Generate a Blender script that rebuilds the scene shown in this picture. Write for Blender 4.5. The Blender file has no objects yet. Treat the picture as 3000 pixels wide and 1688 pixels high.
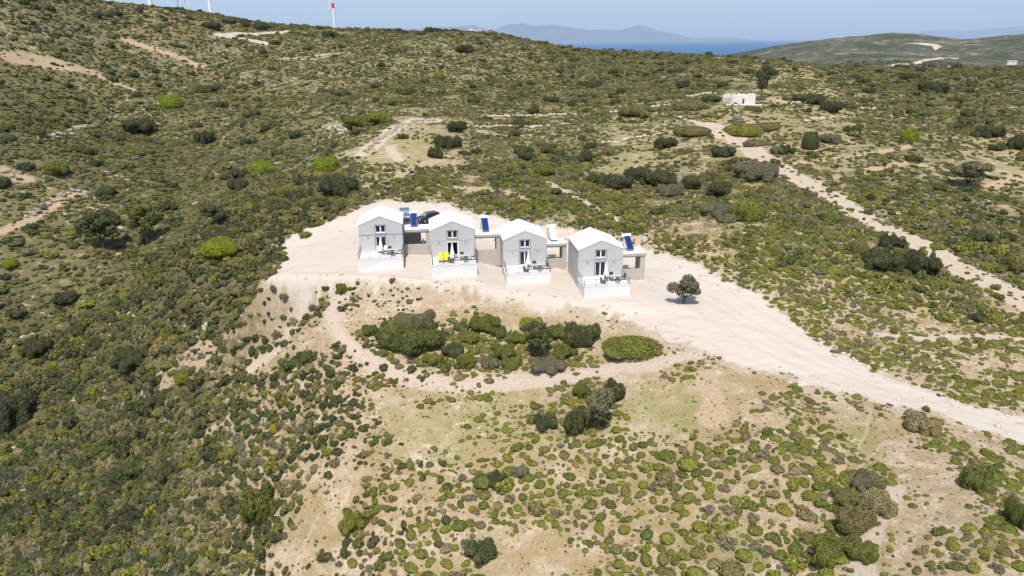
import bpy, bmesh, math, random
import numpy as np
from mathutils import Vector, Matrix, Euler

sc = bpy.context.scene
COL = sc.collection
R = math.radians
# ------------------------------------------------------------------ camera
FPX, PITCH, ROLL = 2071.0, R(19.22), R(-0.55)          # focal length in pixels of a 3000 px wide frame
cam_d = bpy.data.cameras.new('camera'); cam = bpy.data.objects.new('camera', cam_d); COL.objects.link(cam)
cam_d.sensor_width = 36.0; cam_d.lens = 36.0 * FPX / 3000.0
cam_d.clip_start = 0.5; cam_d.clip_end = 200000
_F = np.array([0, math.cos(PITCH), -math.sin(PITCH)]); _R = np.array([1.0, 0, 0]); _U = np.cross(_R, _F)
CR = _R * math.cos(ROLL) + _U * math.sin(ROLL); CU = _U * math.cos(ROLL) - _R * math.sin(ROLL); CF = _F
cam.matrix_world = Matrix(((CR[0], CU[0], -CF[0], 0), (CR[1], CU[1], -CF[1], 0), (CR[2], CU[2], -CF[2], 0), (0, 0, 0, 1)))
sc.camera = cam
# ------------------------------------------------------------------ light
SUN_AZ, SUN_EL = R(187), R(63)                         # azimuth clockwise from +Y
sv = Vector((math.sin(SUN_AZ) * math.cos(SUN_EL), math.cos(SUN_AZ) * math.cos(SUN_EL), math.sin(SUN_EL)))
ld = bpy.data.lights.new('sun', 'SUN'); ld.energy = 4.3; ld.angle = R(0.5); ld.color = (1.0, 0.95, 0.87)
lo = bpy.data.objects.new('sun', ld); COL.objects.link(lo)
lo.rotation_euler = sv.to_track_quat('Z', 'Y').to_euler(); lo.location = (0, -50, 200)
w = bpy.data.worlds.new('World'); sc.world = w; w.use_nodes = True
nt = w.node_tree; nt.nodes.clear()
sky = nt.nodes.new('ShaderNodeTexSky'); sky.sky_type = 'NISHITA'; sky.sun_disc = False
sky.sun_elevation = SUN_EL; sky.sun_rotation = SUN_AZ; sky.air_density = 1.0; sky.dust_density = 2.0; sky.ozone_density = 1.1; sky.altitude = 200
bg = nt.nodes.new('ShaderNodeBackground'); bg.inputs['Strength'].default_value = 0.15
wo = nt.nodes.new('ShaderNodeOutputWorld')
nt.links.new(sky.outputs[0], bg.inputs[0]); nt.links.new(bg.outputs[0], wo.inputs[0])
sc.view_settings.view_transform = 'Standard'; sc.view_settings.look = 'None'
sc.view_settings.exposure = 0.15; sc.view_settings.gamma = 1.0; sc.view_settings.use_curve_mapping = False
sc.render.engine = 'CYCLES'
sc.cycles.use_denoising = True
sc.cycles.max_bounces = 5; sc.cycles.diffuse_bounces = 2; sc.cycles.glossy_bounces = 2
sc.cycles.transparent_max_bounces = 6; sc.cycles.volume_bounces = 1; sc.cycles.caustics_reflective = False

rng = np.random.default_rng(7)
rnd = random.Random(11)
K = 3000 / 2576.0                                       # the layout below was measured on a 2576 px wide view

# ------------------------------------------------------------------ numeric helpers
def _hash(ix, iy, seed):
    h = (ix * 374761393 + iy * 668265263 + seed * 974634777) & 0xFFFFFFFF
    h = ((h ^ (h >> 13)) * 1274126177) & 0xFFFFFFFF
    h = h ^ (h >> 16)
    return (h & 0xFFFFFF) / float(0xFFFFFF)
def vnoise(x, y, seed=0):
    x = np.asarray(x, float); y = np.asarray(y, float)
    ix = np.floor(x).astype(np.int64); iy = np.floor(y).astype(np.int64)
    fx = x - ix; fy = y - iy
    fx = fx * fx * (3 - 2 * fx); fy = fy * fy * (3 - 2 * fy)
    a = _hash(ix, iy, seed); b = _hash(ix + 1, iy, seed); c = _hash(ix, iy + 1, seed); d = _hash(ix + 1, iy + 1, seed)
    return (a * (1 - fx) + b * fx) * (1 - fy) + (c * (1 - fx) + d * fx) * fy
def fbm(x, y, seed=0, octv=4, gain=0.5):
    s = 0; a = 1; t = 0
    for o in range(octv):
        s = s + a * (vnoise(x * 2 ** o + 17.3 * o, y * 2 ** o - 9.1 * o, seed + o) * 2 - 1); t += a; a *= gain
    return s / t
def sstep(a, b, x):
    t = np.clip((x - a) / (b - a), 0, 1); return t * t * (3 - 2 * t)

def ray(u, v):
    d = CF + CR * ((u - 1500) / FPX) + CU * ((844 - v) / FPX)
    return d
def slope_az(u, v):
    d = ray(u, v); h = math.hypot(d[0], d[1])
    return d[2] / h, math.atan2(d[0], d[1])
def project(x, y, z):
    de = x * CF[0] + y * CF[1] + z * CF[2]
    de = np.where(np.abs(de) < 1e-3, 1e-3, de)
    u = 1500 + FPX * (x * CR[0] + y * CR[1] + z * CR[2]) / de
    v = 844 - FPX * (x * CU[0] + y * CU[1] + z * CU[2]) / de
    return u, v, de

# ------------------------------------------------------------------ terrain
# surveyed points: (pixel u, v, ground distance in m)
CP = [
 (0,1688,96),(400,1688,77),(750,1688,62),(1100,1688,54),(1500,1688,50),(2250,1688,47),(3000,1688,48),
 (0,1400,118),(400,1350,100),(750,1300,80),(1150,1350,64),(1500,1400,59.5),(2250,1400,56),(3000,1450,61),
 (0,1150,140),(400,1000,128),(750,1000,99),(400,1180,114),(1150,1120,76),(1500,1150,71.5),(2250,1180,67.5),(3000,1330,70),
 (0,900,160),(1000,1000,84),(1300,1020,80),(1600,1020,79),(2000,1040,76),
 (0,600,190),(0,300,250),(0,100,320),(0,-40,380),
 (350,750,165),(650,520,200),(1000,420,188),(1250,400,175),(600,750,122),(700,900,110),
 (300,450,225),(300,300,285),(600,300,290),(1000,300,262),(1000,200,340),(300,150,345),(600,150,370),
 (151,0,380),(272,17.5,400),(427,31,410),(582,54,420),(699,76,425),(815,93,428),(1000,103,430),(1194,99,432),(1310,95,432),(1466,105,435),(1582,130,440),(1660,147,440),(1815,153,440),(2000,161,436),(2116,167,432),(2233,177,420),(2388,194,410),(2621,202,402),(3000,206,400),
 (1300,200,330),(1600,230,320),(1600,300,255),(1900,230,300),(2150,300,228),(2500,300,250),(3000,350,240),(2900,260,310),
 (1500,400,175),(1500,500,142),(1300,480,150),(1800,450,160),(2000,400,175),(2300,450,158),(3000,500,172),(2700,400,190),
 (1500,580,124),(1100,580,127),(1250,585,124),(1000,600,126),(1700,610,118),(1850,630,119),(2000,680,114),(2000,600,126),
 (2300,800,100),(2300,650,120),(2600,650,128),(3000,800,120),(3000,650,140),(3000,1000,98),(2600,900,100),
]
FAR = [  # azimuth deg, distance, height: the land beyond the visible crests
 (-50,420,26),(-30,520,18),(-18,560,12),(-30,800,8),(-18,800,4),(-8,620,2),(-8,900,-20),(0,620,-10),(0,900,-60),(8,620,-22),(8,900,-85),(16,620,-26),(16,900,-70),
 (24,640,-30),(32,640,-27),(45,600,-25),(24,1000,-34),(32,1000,-32),(45,1000,-30),
 (-50,1500,-20),(-30,1500,-30),(-10,1500,-120),(5,1500,-130),(12,1500,-112),(55,420,-14),(55,200,-30),(55,90,-38),(-55,90,-70),(-55,160,-52),(-55,40,-60),(0,25,-50),(40,25,-46),(55,50,-42),(-30,25,-58)]
_tp = []
for (u, v, D) in CP:
    s, a = slope_az(u, v); _tp.append((a, math.log(D), s * D))
for (a, D, z) in FAR: _tp.append((R(a), math.log(D), z))
# right-hand far hill: crest profile in pixels
HILLC = [(2116,167),(2200,155),(2300,137),(2400,120),(2460,112),(2560,103),(2609,94),(2660,95),(2720,103),(2800,113),(2850,114),(2900,106),(3000,102)]
for (u, v) in HILLC:
    s, a = slope_az(u, v); D = 1900 if u > 2300 else 1700
    _tp.append((a, math.log(D), s * D)); _tp.append((a, math.log(D * 1.6), s * D - 90))
for (u, v, D) in [(2400,180,1250),(2700,175,1200),(3000,185,1150),(2600,140,1550),(2850,150,1500)]:
    s, a = slope_az(u, v); _tp.append((a, math.log(D), s * D))
_tp += [(R(45), math.log(1900), 22), (R(55), math.log(1900), 10), (R(45), math.log(3500), -100), (R(-50), math.log(3500), -120), (R(0), math.log(3500), -140)]
_tp = np.array(_tp)
TX = np.stack([_tp[:, 0] * 2.2, _tp[:, 1]], 1)
def _phi(r2): return 0.5 * r2 * np.log(r2 + 1e-12)
def _solve():
    n = len(TX); d2 = ((TX[:, None] - TX[None]) ** 2).sum(-1)
    A = np.zeros((n + 3, n + 3)); A[:n, :n] = _phi(d2) + np.eye(n) * 2e-4
    P = np.c_[np.ones(n), TX]; A[:n, n:] = P; A[n:, :n] = P.T
    return np.linalg.solve(A, np.r_[_tp[:, 2], np.zeros(3)])
TW = _solve()
def tps(x, y):
    a = np.arctan2(x, y) * 2.2; l = np.log(np.maximum(np.hypot(x, y), 5.0))
    o = np.full(a.shape, TW[-3]) + TW[-2] * a + TW[-1] * l
    for i in range(len(TX)):
        o += TW[i] * _phi((a - TX[i, 0]) ** 2 + (l - TX[i, 1]) ** 2)
    return o
# building row
YAW = R(6.884); DX = np.array([math.cos(YAW), math.sin(YAW)]); DY = np.array([-math.sin(YAW), math.cos(YAW)])
W_, T_, DH_, E_, RG_ = 6.2, 3.9, 6.84, 3.81, 1.26       # width, terrace depth, house depth, eave height, gable rise
HO = np.array([(-21.355,93.994,-28.346),(-10.883,91.634,-28.608),(-0.732,92.064,-30.182),(9.467,87.554,-30.449)])
BASE = [1.85, 1.75, 1.55, 1.6]
O1 = HO[0, :2]
HS = np.array([(h[:2] - O1) @ DX for h in HO]); HT = np.array([(h[:2] - O1) @ DY for h in HO])
REC = 2.2                                              # set-back of the carports behind the facades
def st(x, y): return (x - O1[0]) * DX[0] + (y - O1[1]) * DX[1], (x - O1[0]) * DY[0] + (y - O1[1]) * DY[1]
CPW = 4.0                                              # width of the last carport
def padz(s, t):
    tf = np.interp(s, np.r_[-14, HS[0], HS[1], HS[2], HS[3], 50], np.r_[2.0, HT[0], HT[1], HT[2], HT[3], -14])
    zf = np.interp(s, np.r_[-14, 0, W_, HS[1], HS[1] + W_, HS[2], HS[2] + W_, HS[3], HS[3] + W_, 46], np.r_[-28.6, HO[0,2], HO[0,2], HO[1,2], HO[1,2]-.1, HO[2,2]+.1, HO[2,2], HO[3,2], HO[3,2], -31.2])
    bs = np.interp(s, np.r_[-14, HS, 46], np.r_[1.7, BASE, 1.2])
    tr = np.full(s.shape, 0.0); inrow = np.zeros(s.shape, bool)
    for i in range(4):
        s1 = HS[i + 1] if i < 3 else HS[3] + W_ + CPW + 0.1
        m = (s >= HS[i]) & (s < s1); tr[m] = HT[i] + T_ + REC; inrow |= m
    back = zf - 1.12 + 0.05 * np.clip(t - tf - 8, 0, 14)
    front = zf - bs
    wsm = sstep(-1.0, 9.5, t - tf)
    smooth = front * (1 - wsm) + back * wsm
    ramp = front + (bs - 1.45) * sstep(0, T_ + REC, t - tf)
    stepw = sstep(-0.02, 0.2, t - tr)
    row = ramp * (1 - stepw) + back * stepw
    # soften the row test at its right end
    return np.where(inrow, row, smooth), tf
def height(x, y, detail=True):
    x = np.asarray(x, float); y = np.asarray(y, float)
    z = tps(x, y); D = np.hypot(x, y)
    if detail:
        k = sstep(95, 200, D)
        z = z + fbm(x / 45, y / 45, 3, 4) * (0.3 + 2.2 * k) * (1 - 0.55 * sstep(330, 400, D) * (1 - sstep(450, 500, D)))
        z = z + fbm(x / 7, y / 7, 9, 3) * (0.16 + 0.35 * k)
        z = z + fbm(x / 260, y / 260, 5, 5) * 14 * sstep(900, 1400, D) * (1 - 0.7 * sstep(1500, 1700, D) * (1 - sstep(2100, 2500, D)))
        rg = 1 - np.abs(fbm((x + .5 * y) / 52, (y - .5 * x) / 95, 71, 3)) * 2.2
        azd = np.degrees(np.arctan2(x, y))
        z = z - 4.2 * np.clip(rg - .35, 0, 1) * sstep(120, 175, D) * (1 - sstep(300, 385, D)) * sstep(-6, -16, azd)
        z = z - 2.0 * np.clip(rg - .3, 0, 1) * sstep(135, 180, D) * (1 - sstep(320, 400, D)) * sstep(-10, 0, azd)
        # old terraces on the slopes behind
        g = np.sin((y * 0.9 + x * 0.15 + 6 * fbm(x / 60, y / 60, 21, 2)) / 2.6)
        z = z + 0.22 * g * sstep(140, 190, D) * (1 - sstep(330, 400, D))
    s, t = st(x, y)
    pz, tf = padz(s, t)
    q = t - tf
    m = sstep(-22, -11, s) * (1 - sstep(41.5, 47, s)) * sstep(-4.2, -1.4, q) * (1 - sstep(18.5, 21.5, q))
    m = m * np.where(s < -4, 1 - sstep(10, 16, q) * sstep(-4, -10, s), 1)
    return z * (1 - m) + pz * m
def hgt(x, y): return float(height(np.array([x]), np.array([y]))[0])
def hit(u, v, dmin=30, dmax=3500):
    d = ray(u, v); h = math.hypot(d[0], d[1]); ts = np.exp(np.linspace(math.log(dmin), math.log(dmax), 1500)) / h
    X = d[0] * ts; Y = d[1] * ts; Z = d[2] * ts
    below = Z <= height(X, Y)
    i = int(np.argmax(below)) if below.any() else len(ts) - 1
    if i == 0: i = 1
    a, b = ts[i - 1], ts[i]
    t2 = np.linspace(a, b, 30); bl = (d[2] * t2 <= height(d[0] * t2, d[1] * t2)); j = int(np.argmax(bl)) if bl.any() else 29
    return np.array([d[0] * t2[j], d[1] * t2[j], d[2] * t2[j]])
def hk(x, y, **k): return hit(x * K, y * K, **k)

# ------------------------------------------------------------------ ground cover masks
def inpoly(px, py, poly):
    r = np.zeros(px.shape, bool); n = len(poly); j = n - 1
    for i in range(n):
        xi, yi = poly[i]; xj, yj = poly[j]
        c = ((yi > py) != (yj > py)) & (px < (xj - xi) * (py - yi) / (yj - yi + 1e-9) + xi)
        r ^= c; j = i
    return r
def sdpoly(px, py, poly):
    d = np.full(px.shape, 1e9); n = len(poly)
    for i in range(n):
        x0, y0 = poly[i]; x1, y1 = poly[(i + 1) % n]; ex, ey = x1 - x0, y1 - y0
        t = np.clip(((px - x0) * ex + (py - y0) * ey) / (ex * ex + ey * ey + 1e-9), 0, 1)
        d = np.minimum(d, np.hypot(px - x0 - t * ex, py - y0 - t * ey))
    return np.where(inpoly(px, py, poly), d, -d)
PAD_PX = [(700,612),(745,585),(790,570),(850,546),(900,522),(960,506),(1060,508),(1140,520),(1200,535),(1250,550),(1330,562),(1420,580),(1500,597),(1590,617),(1640,628),(1700,648),(1760,668),(1830,705),(1900,740),(1960,780),(2020,830),(2100,880),(2200,930),(2300,975),(2450,1018),(2640,1070),(2640,1130),(2480,1085),(2350,1040),(2200,1010),(2040,965),(1950,935),(1800,905),(1720,868),(1640,832),(1540,800),(1400,768),(1200,743),(1000,722),(900,712),(862,720),(850,738),(760,745),(715,738),(690,722),(690,680),(720,640)]
def to_world(pts): return np.array([hk(x, y)[:2] for x, y in pts])
PADW = to_world(PAD_PX)
LINES = [  # kind, width in m, points on the 2576 view
 ('path',2.5,[(858,728),(832,790),(850,840),(900,890),(960,925),(1050,955),(1150,970),(1300,963),(1420,945),(1500,935),(1650,915),(1740,895)]),
 ('path',4.6,[(1790,312),(1850,350),(1900,385),(1960,420),(2040,465),(2100,500),(2170,545),(2260,590),(2350,630),(2420,680),(2520,725),(2600,775)]),
 ('path',2.0,[(1700,290),(1760,312),(1810,345)]),
 ('tan',1.6,[(1985,412),(2100,398),(2200,385),(2290,368)]),
 ('road',4.5,[(1794,145),(1850,150),(1920,155),(2035,167),(2100,172)]),
 ('road',6.0,[(553,88),(580,92),(610,98),(645,104),(672,110)]),
 ('road',5.0,[(553,88),(600,84),(640,86),(690,82),(728,79)]),
 ('tan',8.0,[(17,140),(95,155),(170,165),(228,182)]),
 ('tan',5.0,[(320,102),(370,120),(430,136),(512,166)]),
 ('tan',4.0,[(228,182),(300,215)]),
 ('tan',3.0,[(300,213),(350,232)]),
 ('path',5.0,[(915,388),(950,355),(995,322),(1045,302),(1098,305)]),
 ('path',2.5,[(980,370),(992,388),(1005,405)]),
 ('path',3.0,[(820,320),(852,318),(868,330)]),
 ('tan',3.5,[(1010,445),(1080,410),(1120,395)]),
 ('tan',2.5,[(1150,470),(1260,480),(1330,500)]),
 ('path',1.6,[(1380,460),(1440,490),(1500,525),(1570,560)]),
 ('tan',4.0,[(0,425),(30,440),(60,450)]),
 ('tan',2.2,[(0,585),(60,560),(110,535),(160,500),(210,482)]),
 ('tan',1.2,[(500,1115),(520,1090),(600,1030)]),
 ('tan',4.0,[(430,945),(500,900),(560,865)]),
 ('path',2.2,[(630,930),(700,880),(745,800),(770,760)]),
 ('tan',.3,[(2190,1030),(2180,1090),(2150,1140),(2105,1180)]),
 ('tan',.25,[(2230,1110),(2190,1150),(2150,1190)]),
 ('tan',.6,[(2120,1170),(2085,1270),(2080,1330),(2000,1449)]),
 ('tan',.5,[(1960,1200),(2010,1270),(1990,1350)]),
 ('tan',.4,[(800,1300),(760,1380),(820,1449)]),
 ('path',1.8,[(2170,1449),(2180,1370),(2230,1290),(2250,1230)]),
 ('tan',2.5,[(1770,950),(1800,1000),(1790,1060)]),
 ('path',1.3,[(2190,838),(2330,850),(2450,845),(2576,855)]),
 ('tan',2.5,[(2180,430),(2290,410),(2330,420)]),
 ('tan',2.5,[(2500,470),(2576,440)]),
 ('tan',1.6,[(1210,300),(1330,292),(1500,285)]),('tan',1.2,[(1500,275),(1600,262),(1680,255)]),
 ('path',1.8,[(715,150),(800,140),(880,132)]),
 ('tan',2.0,[(1200,330),(1330,340),(1450,330)]),
 ('tan',1.5,[(1800,245),(1950,250),(2000,262)]),
 ('tan',3,[(2060,345),(2110,350),(2140,360)]),
]
LW = [(k, wd, to_world(p)) for k, wd, p in LINES]
RUT = [(.75, to_world([(1790,312),(1850,350),(1900,385),(1960,420),(2040,465),(2100,500),(2170,545),(2260,590),(2350,630),(2420,680),(2520,725),(2600,775)])),
       (.8, to_world([(760,690),(900,698),(1100,718),(1300,742),(1500,785),(1700,830),(1900,868),(2100,945),(2300,1010),(2600,1095)])),
       (.7, to_world([(1640,700),(1760,740),(1860,800),(2000,880),(2150,950),(2300,1003)])),
       (.8, to_world([(858,728),(832,790),(850,840),(900,890),(960,925),(1050,955),(1150,970),(1300,963),(1420,945),(1500,935),(1650,915),(1740,895)]))]
def linedist(x, y, P):
    d = np.full(x.shape, 1e9)
    for i in range(len(P) - 1):
        x0, y0 = P[i]; ex, ey = P[i + 1] - P[i]
        t = np.clip(((x - x0) * ex + (y - y0) * ey) / (ex * ex + ey * ey + 1e-9), 0, 1)
        d = np.minimum(d, np.hypot(x - x0 - t * ex, y - y0 - t * ey))
    return d
VEG = [(690,735,.95),(645,770,1),(720,790,.85),(600,700,1),(640,830,.9),(790,790,.5),(560,820,1),(50,900,1),(300,900,1),(300,1200,1),(100,1400,1),(500,700,1),(500,1000,.95),(600,1150,.82),(450,1400,.8),(700,800,.8),(650,1300,.66),(800,850,.35),(700,1000,.8),(780,1050,.55),(900,1150,.34),(820,1250,.3),(900,1400,.5),(1050,1250,.1),(1100,1080,.08),(1000,1000,.15),(1150,1150,.1),(1200,1300,.62),(1150,1420,.7),(1250,1200,.82),(1300,1100,.78),(1400,1050,.88),(1500,1000,.62),(1600,980,.3),(1700,1050,.15),(1800,1000,.15),(1850,1050,.2),(1550,1200,.66),(1700,1200,.74),(1450,1250,.68),(1400,1400,.25),(1600,1350,.6),(1850,1200,.82),(1900,1350,.85),(2000,1150,.6),(1800,1400,.75),(2150,1250,1),(2100,1400,.8),(2300,1150,.25),(2250,1350,.1),(2400,1100,.45),(2350,1250,.3),(2500,1250,.6),(2450,1400,.35),(2560,1400,.6),(1000,850,.95),(1100,850,.8),(1200,870,.95),(1300,880,.9),(1400,880,.95),(1230,930,.8),(1100,780,.05),(1300,790,.05),(1550,830,.03),(900,820,.42),(950,940,.34),(1300,965,.3),(1600,930,.22),(1750,930,.06),(950,760,.05),
 (2000,700,.8),(2200,800,.7),(2400,850,.62),(2400,950,.55),(2500,1000,.65),(2100,800,.55),(1700,590,.55),(1500,540,.7),(1300,500,.85),(1100,470,.6),(2400,650,.8),(2200,560,.72),(2500,550,.7),(1900,560,.72),(1700,480,.72),(1500,440,.62),(1600,370,.58),(1400,350,.7),(1300,250,.8),(1500,200,.9),(1700,200,.9),(2000,300,.55),(1900,330,.42),(2100,400,.62),(2300,300,.75),(2500,400,.5),(2300,220,.95),(2500,250,.9),(900,300,.75),(1000,200,.8),(800,150,.8),(600,300,.9),(300,200,.85),(100,100,.85),(400,100,.8),(100,350,.95),(300,450,1),(100,520,.85),(600,500,.95),(800,560,.95),(1000,380,.3),(700,400,.9)]
VA = np.array(VEG)
def veg(u, v):
    x = u / K; y = v / K; num = np.zeros(x.shape); den = np.zeros(x.shape)
    for px, py, val in VA:
        w_ = 1.0 / (((x - px) ** 2 + ((y - py) * 1.5) ** 2) / 1e4 + 0.03) ** 1.9
        num += w_ * val; den += w_
    return num / den
GRASS_PX = [[(985,345),(1095,325),(1100,370),(1060,420),(1000,450),(900,470),(890,430),(960,400)],
            [(930,1010),(1100,990),(1300,985),(1420,990),(1330,1060),(1250,1150),(1120,1180),(1000,1120),(930,1060)],
            [(1250,1130),(1330,1070),(1420,1060),(1400,1160),(1330,1210),(1230,1200)],
            [(1600,990),(1780,985),(1800,1100),(1700,1120),(1600,1060)],
            [(2100,1180),(2180,1050),(2220,1060),(2190,1190)],
            [(1900,280),(2100,270),(2150,310),(2050,345),(1930,325)],
            [(1480,400),(1600,385),(1620,420),(1560,450),(1470,440)]]
GW = [to_world(p) for p in GRASS_PX]
def masks(x, y, z):
    n1 = fbm(x / 3.1, y / 3.1, 31, 3); n2 = fbm(x / 0.8, y / 0.8, 41, 2)
    D = np.hypot(x, y); near = D < 140
    pad = np.zeros(x.shape)
    sd = sdpoly(x[near], y[near], PADW)
    pad[near] = sstep(-0.35, 0.35, sd + n1[near] * .9 + n2[near] * .9)
    path = np.zeros(x.shape); tan = np.zeros(x.shape)
    path[near] = .55 * sstep(-2.6, -.2, sd + n1[near] * 2.4 + n2[near] * 1.2)
    for k, wd, P in LW:
        d = linedist(x, y, P); j = min(1.0, wd / 3)
        m = sstep(0.35 * j, -0.35 * j, d - wd / 2 + (n1 * 0.8 + n2 * 0.4) * j)
        if k == 'tan': tan = np.maximum(tan, m)
        elif k == 'road': pad = np.maximum(pad, m * .85)
        else: path = np.maximum(path, m * (0.95))
    rut = np.zeros(x.shape)
    for wd, P in RUT:
        d = linedist(x, y, P)
        for c_ in (wd, wd + 2.6): rut = np.maximum(rut, sstep(.34, .1, np.abs(d - c_ + .25 * n1)) * (.6 + .4 * n2))
    gr = np.zeros(x.shape)
    for P in GW:
        sd = sdpoly(x, y, P); gr = np.maximum(gr, sstep(-2.5, 2.0, sd + n1 * 2.5))
    gr = np.maximum(gr, .6 * sstep(128, 170, D))
    u, v, de = project(x, y, z)
    vg = veg(np.clip(u, -300, 3300), np.clip(v, 0, 1900))
    fr = sstep(500, 700, D)
    vg = vg * (1 - fr) + 0.85 * fr
    # gravel bank between the houses' road and the lower loop
    vg = np.clip(vg, 0, 1)
    return pad, path, tan, gr, vg, np.clip(rut, 0, 1)

# ------------------------------------------------------------------ object helpers
def tag(o, label=None, cat=None, group=None, kind=None):
    if label: o['label'] = label
    if cat: o['category'] = cat
    if group: o['group'] = group
    if kind: o['kind'] = kind
    return o
def npmesh(name, V, Fq, attrs=None, smooth=False):
    me = bpy.data.meshes.new(name)
    V = np.asarray(V, np.float32); Fq = np.asarray(Fq, np.int32); k = Fq.shape[1]
    me.vertices.add(len(V)); me.vertices.foreach_set('co', V.ravel())
    me.loops.add(Fq.size); me.loops.foreach_set('vertex_index', Fq.ravel())
    me.polygons.add(len(Fq)); me.polygons.foreach_set('loop_start', np.arange(0, Fq.size, k, dtype=np.int32))
    me.polygons.foreach_set('loop_total', np.full(len(Fq), k, np.int32))
    if smooth: me.polygons.foreach_set('use_smooth', np.ones(len(Fq), bool))
    me.update(); 
    return me
class MB:
    """collects shapes and links them as one mesh object"""
    def __init__(s): s.bm = bmesh.new()
    def box(s, x0, y0, z0, x1, y1, z1, rz=0):
        r = bmesh.ops.create_cube(s.bm, size=1)
        M = Matrix.Translation(((x0 + x1) / 2, (y0 + y1) / 2, (z0 + z1) / 2)) @ Matrix.Rotation(rz, 4, 'Z') @ Matrix.Diagonal((x1 - x0, y1 - y0, z1 - z0, 1))
        bmesh.ops.transform(s.bm, matrix=M, verts=r['verts']); return s
    def tube(s, a, b, ra, rb=None, n=8):
        a = Vector(a); b = Vector(b); rb = ra if rb is None else rb; d = b - a
        r = bmesh.ops.create_cone(s.bm, cap_ends=True, segments=n, radius1=ra, radius2=rb, depth=d.length)
        M = Matrix.Translation((a + b) / 2) @ d.to_track_quat('Z', 'Y').to_matrix().to_4x4()
        bmesh.ops.transform(s.bm, matrix=M, verts=r['verts']); return s
    def ball(s, c, r, sub=2, sc=(1, 1, 1)):
        g = bmesh.ops.create_icosphere(s.bm, subdivisions=sub, radius=r)
        bmesh.ops.transform(s.bm, matrix=Matrix.Translation(c) @ Matrix.Diagonal((*sc, 1)), verts=g['verts']); return s
    def prism(s, pts, y0, y1, axis='y'):
        vs = [[s.bm.verts.new((p[0], yy, p[1]) if axis == 'y' else (yy, p[0], p[1])) for p in pts] for yy in (y0, y1)]
        n = len(pts); s.bm.faces.new(vs[0]); s.bm.faces.new(vs[1][::-1])
        for i in range(n): s.bm.faces.new((vs[0][i], vs[1][i], vs[1][(i + 1) % n], vs[0][(i + 1) % n]))
        return s
    def quad(s, pts):
        s.bm.faces.new([s.bm.verts.new(p) for p in pts]); return s
    def build(s, name, mat, parent=None, smooth=False, bevel=0):
        bmesh.ops.recalc_face_normals(s.bm, faces=s.bm.faces)
        me = bpy.data.meshes.new(name); s.bm.to_mesh(me); s.bm.free()
        if smooth: me.polygons.foreach_set('use_smooth', np.ones(len(me.polygons), bool))
        me.materials.append(mat); o = bpy.data.objects.new(name, me); COL.objects.link(o)
        if parent: o.parent = parent
        if bevel:
            b = o.modifiers.new('bevel', 'BEVEL'); b.width = bevel; b.segments = 2
        return o
def empty(name, loc, rz=0):
    o = bpy.data.objects.new(name, None); COL.objects.link(o); o.location = loc; o.rotation_euler = (0, 0, rz); o.empty_display_size = .3; return o
def copy_tree(o, parent=None):
    c = o.copy(); COL.objects.link(c); c.parent = parent
    for ch in KIDS.get(o.name, []): copy_tree(ch, c)
    return c
KIDS = {}
def note_kids(root):
    for o in list(bpy.data.objects):
        if o.parent: KIDS.setdefault(o.parent.name, []) if o.parent.name not in KIDS else None
    KIDS.clear()
    for o in bpy.data.objects:
        if o.parent: KIDS.setdefault(o.parent.name, []).append(o)

# ------------------------------------------------------------------ materials
def newmat(name):
    m = bpy.data.materials.new(name); m.use_nodes = True; n = m.node_tree; b = n.nodes['Principled BSDF']; return m, n, b
def N(n, t, **kw):
    x = n.nodes.new(t)
    for k, v in kw.items(): setattr(x, k, v)
    return x
def noise(n, vec, scale, detail=4, rough=.6, dist=0):
    x = N(n, 'ShaderNodeTexNoise'); x.inputs['Scale'].default_value = scale; x.inputs['Detail'].default_value = detail; x.inputs['Roughness'].default_value = rough
    x.inputs['Distortion'].default_value = dist
    if vec is not None: n.links.new(vec, x.inputs['Vector'])
    return x.outputs['Fac']
def ramp(n, fac, stops, interp='LINEAR'):
    x = N(n, 'ShaderNodeValToRGB'); x.color_ramp.interpolation = interp; e = x.color_ramp.elements
    while len(e) > 1: e.remove(e[0])
    e[0].position = stops[0][0]; e[0].color = (*stops[0][1], 1)
    for p, c in stops[1:]:
        q = e.new(p); q.color = (*c, 1)
    n.links.new(fac, x.inputs[0]); return x.outputs[0]
def mixc(n, f, a, b, bt='MIX'):
    x = N(n, 'ShaderNodeMix', data_type='RGBA', blend_type=bt)
    for s, v in ((0, f), (6, a), (7, b)):
        if isinstance(v, (int, float)): x.inputs[s].default_value = v
        elif isinstance(v, tuple): x.inputs[s].default_value = (*v, 1)
        else: n.links.new(v, x.inputs[s])
    return x.outputs[2]
def math_(n, op, a, b=None, c=None, clamp=False):
    x = N(n, 'ShaderNodeMath', operation=op, use_clamp=clamp)
    for i, v in enumerate((a, b, c)):
        if v is None: continue
        if isinstance(v, (int, float)): x.inputs[i].default_value = v
        else: n.links.new(v, x.inputs[i])
    return x.outputs[0]
def plain(name, col, rough=.7, var=.06, metallic=0, scale=3.0, bump=0.0, spec=.3):
    m, n, b = newmat(name); tc = N(n, 'ShaderNodeTexCoord').outputs['Object']
    f = noise(n, tc, scale, 5)
    lo_ = tuple(max(0, c * (1 - var * 2)) for c in col); hi = tuple(min(1, c * (1 + var)) for c in col)
    n.links.new(ramp(n, f, [(.25, lo_), (.7, hi)]), b.inputs['Base Color'])
    b.inputs['Roughness'].default_value = rough; b.inputs['Metallic'].default_value = metallic
    b.inputs['Specular IOR Level'].default_value = spec
    if bump:
        bp = N(n, 'ShaderNodeBump'); bp.inputs['Strength'].default_value = bump; bp.inputs['Distance'].default_value = .02
        n.links.new(noise(n, tc, scale * 8, 4), bp.inputs['Height']); n.links.new(bp.outputs[0], b.inputs['Normal'])
    return m
M = {}
M['wall'] = plain('grey_render', (.50, .495, .485), .85, .025, scale=.6, bump=.1)
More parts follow.
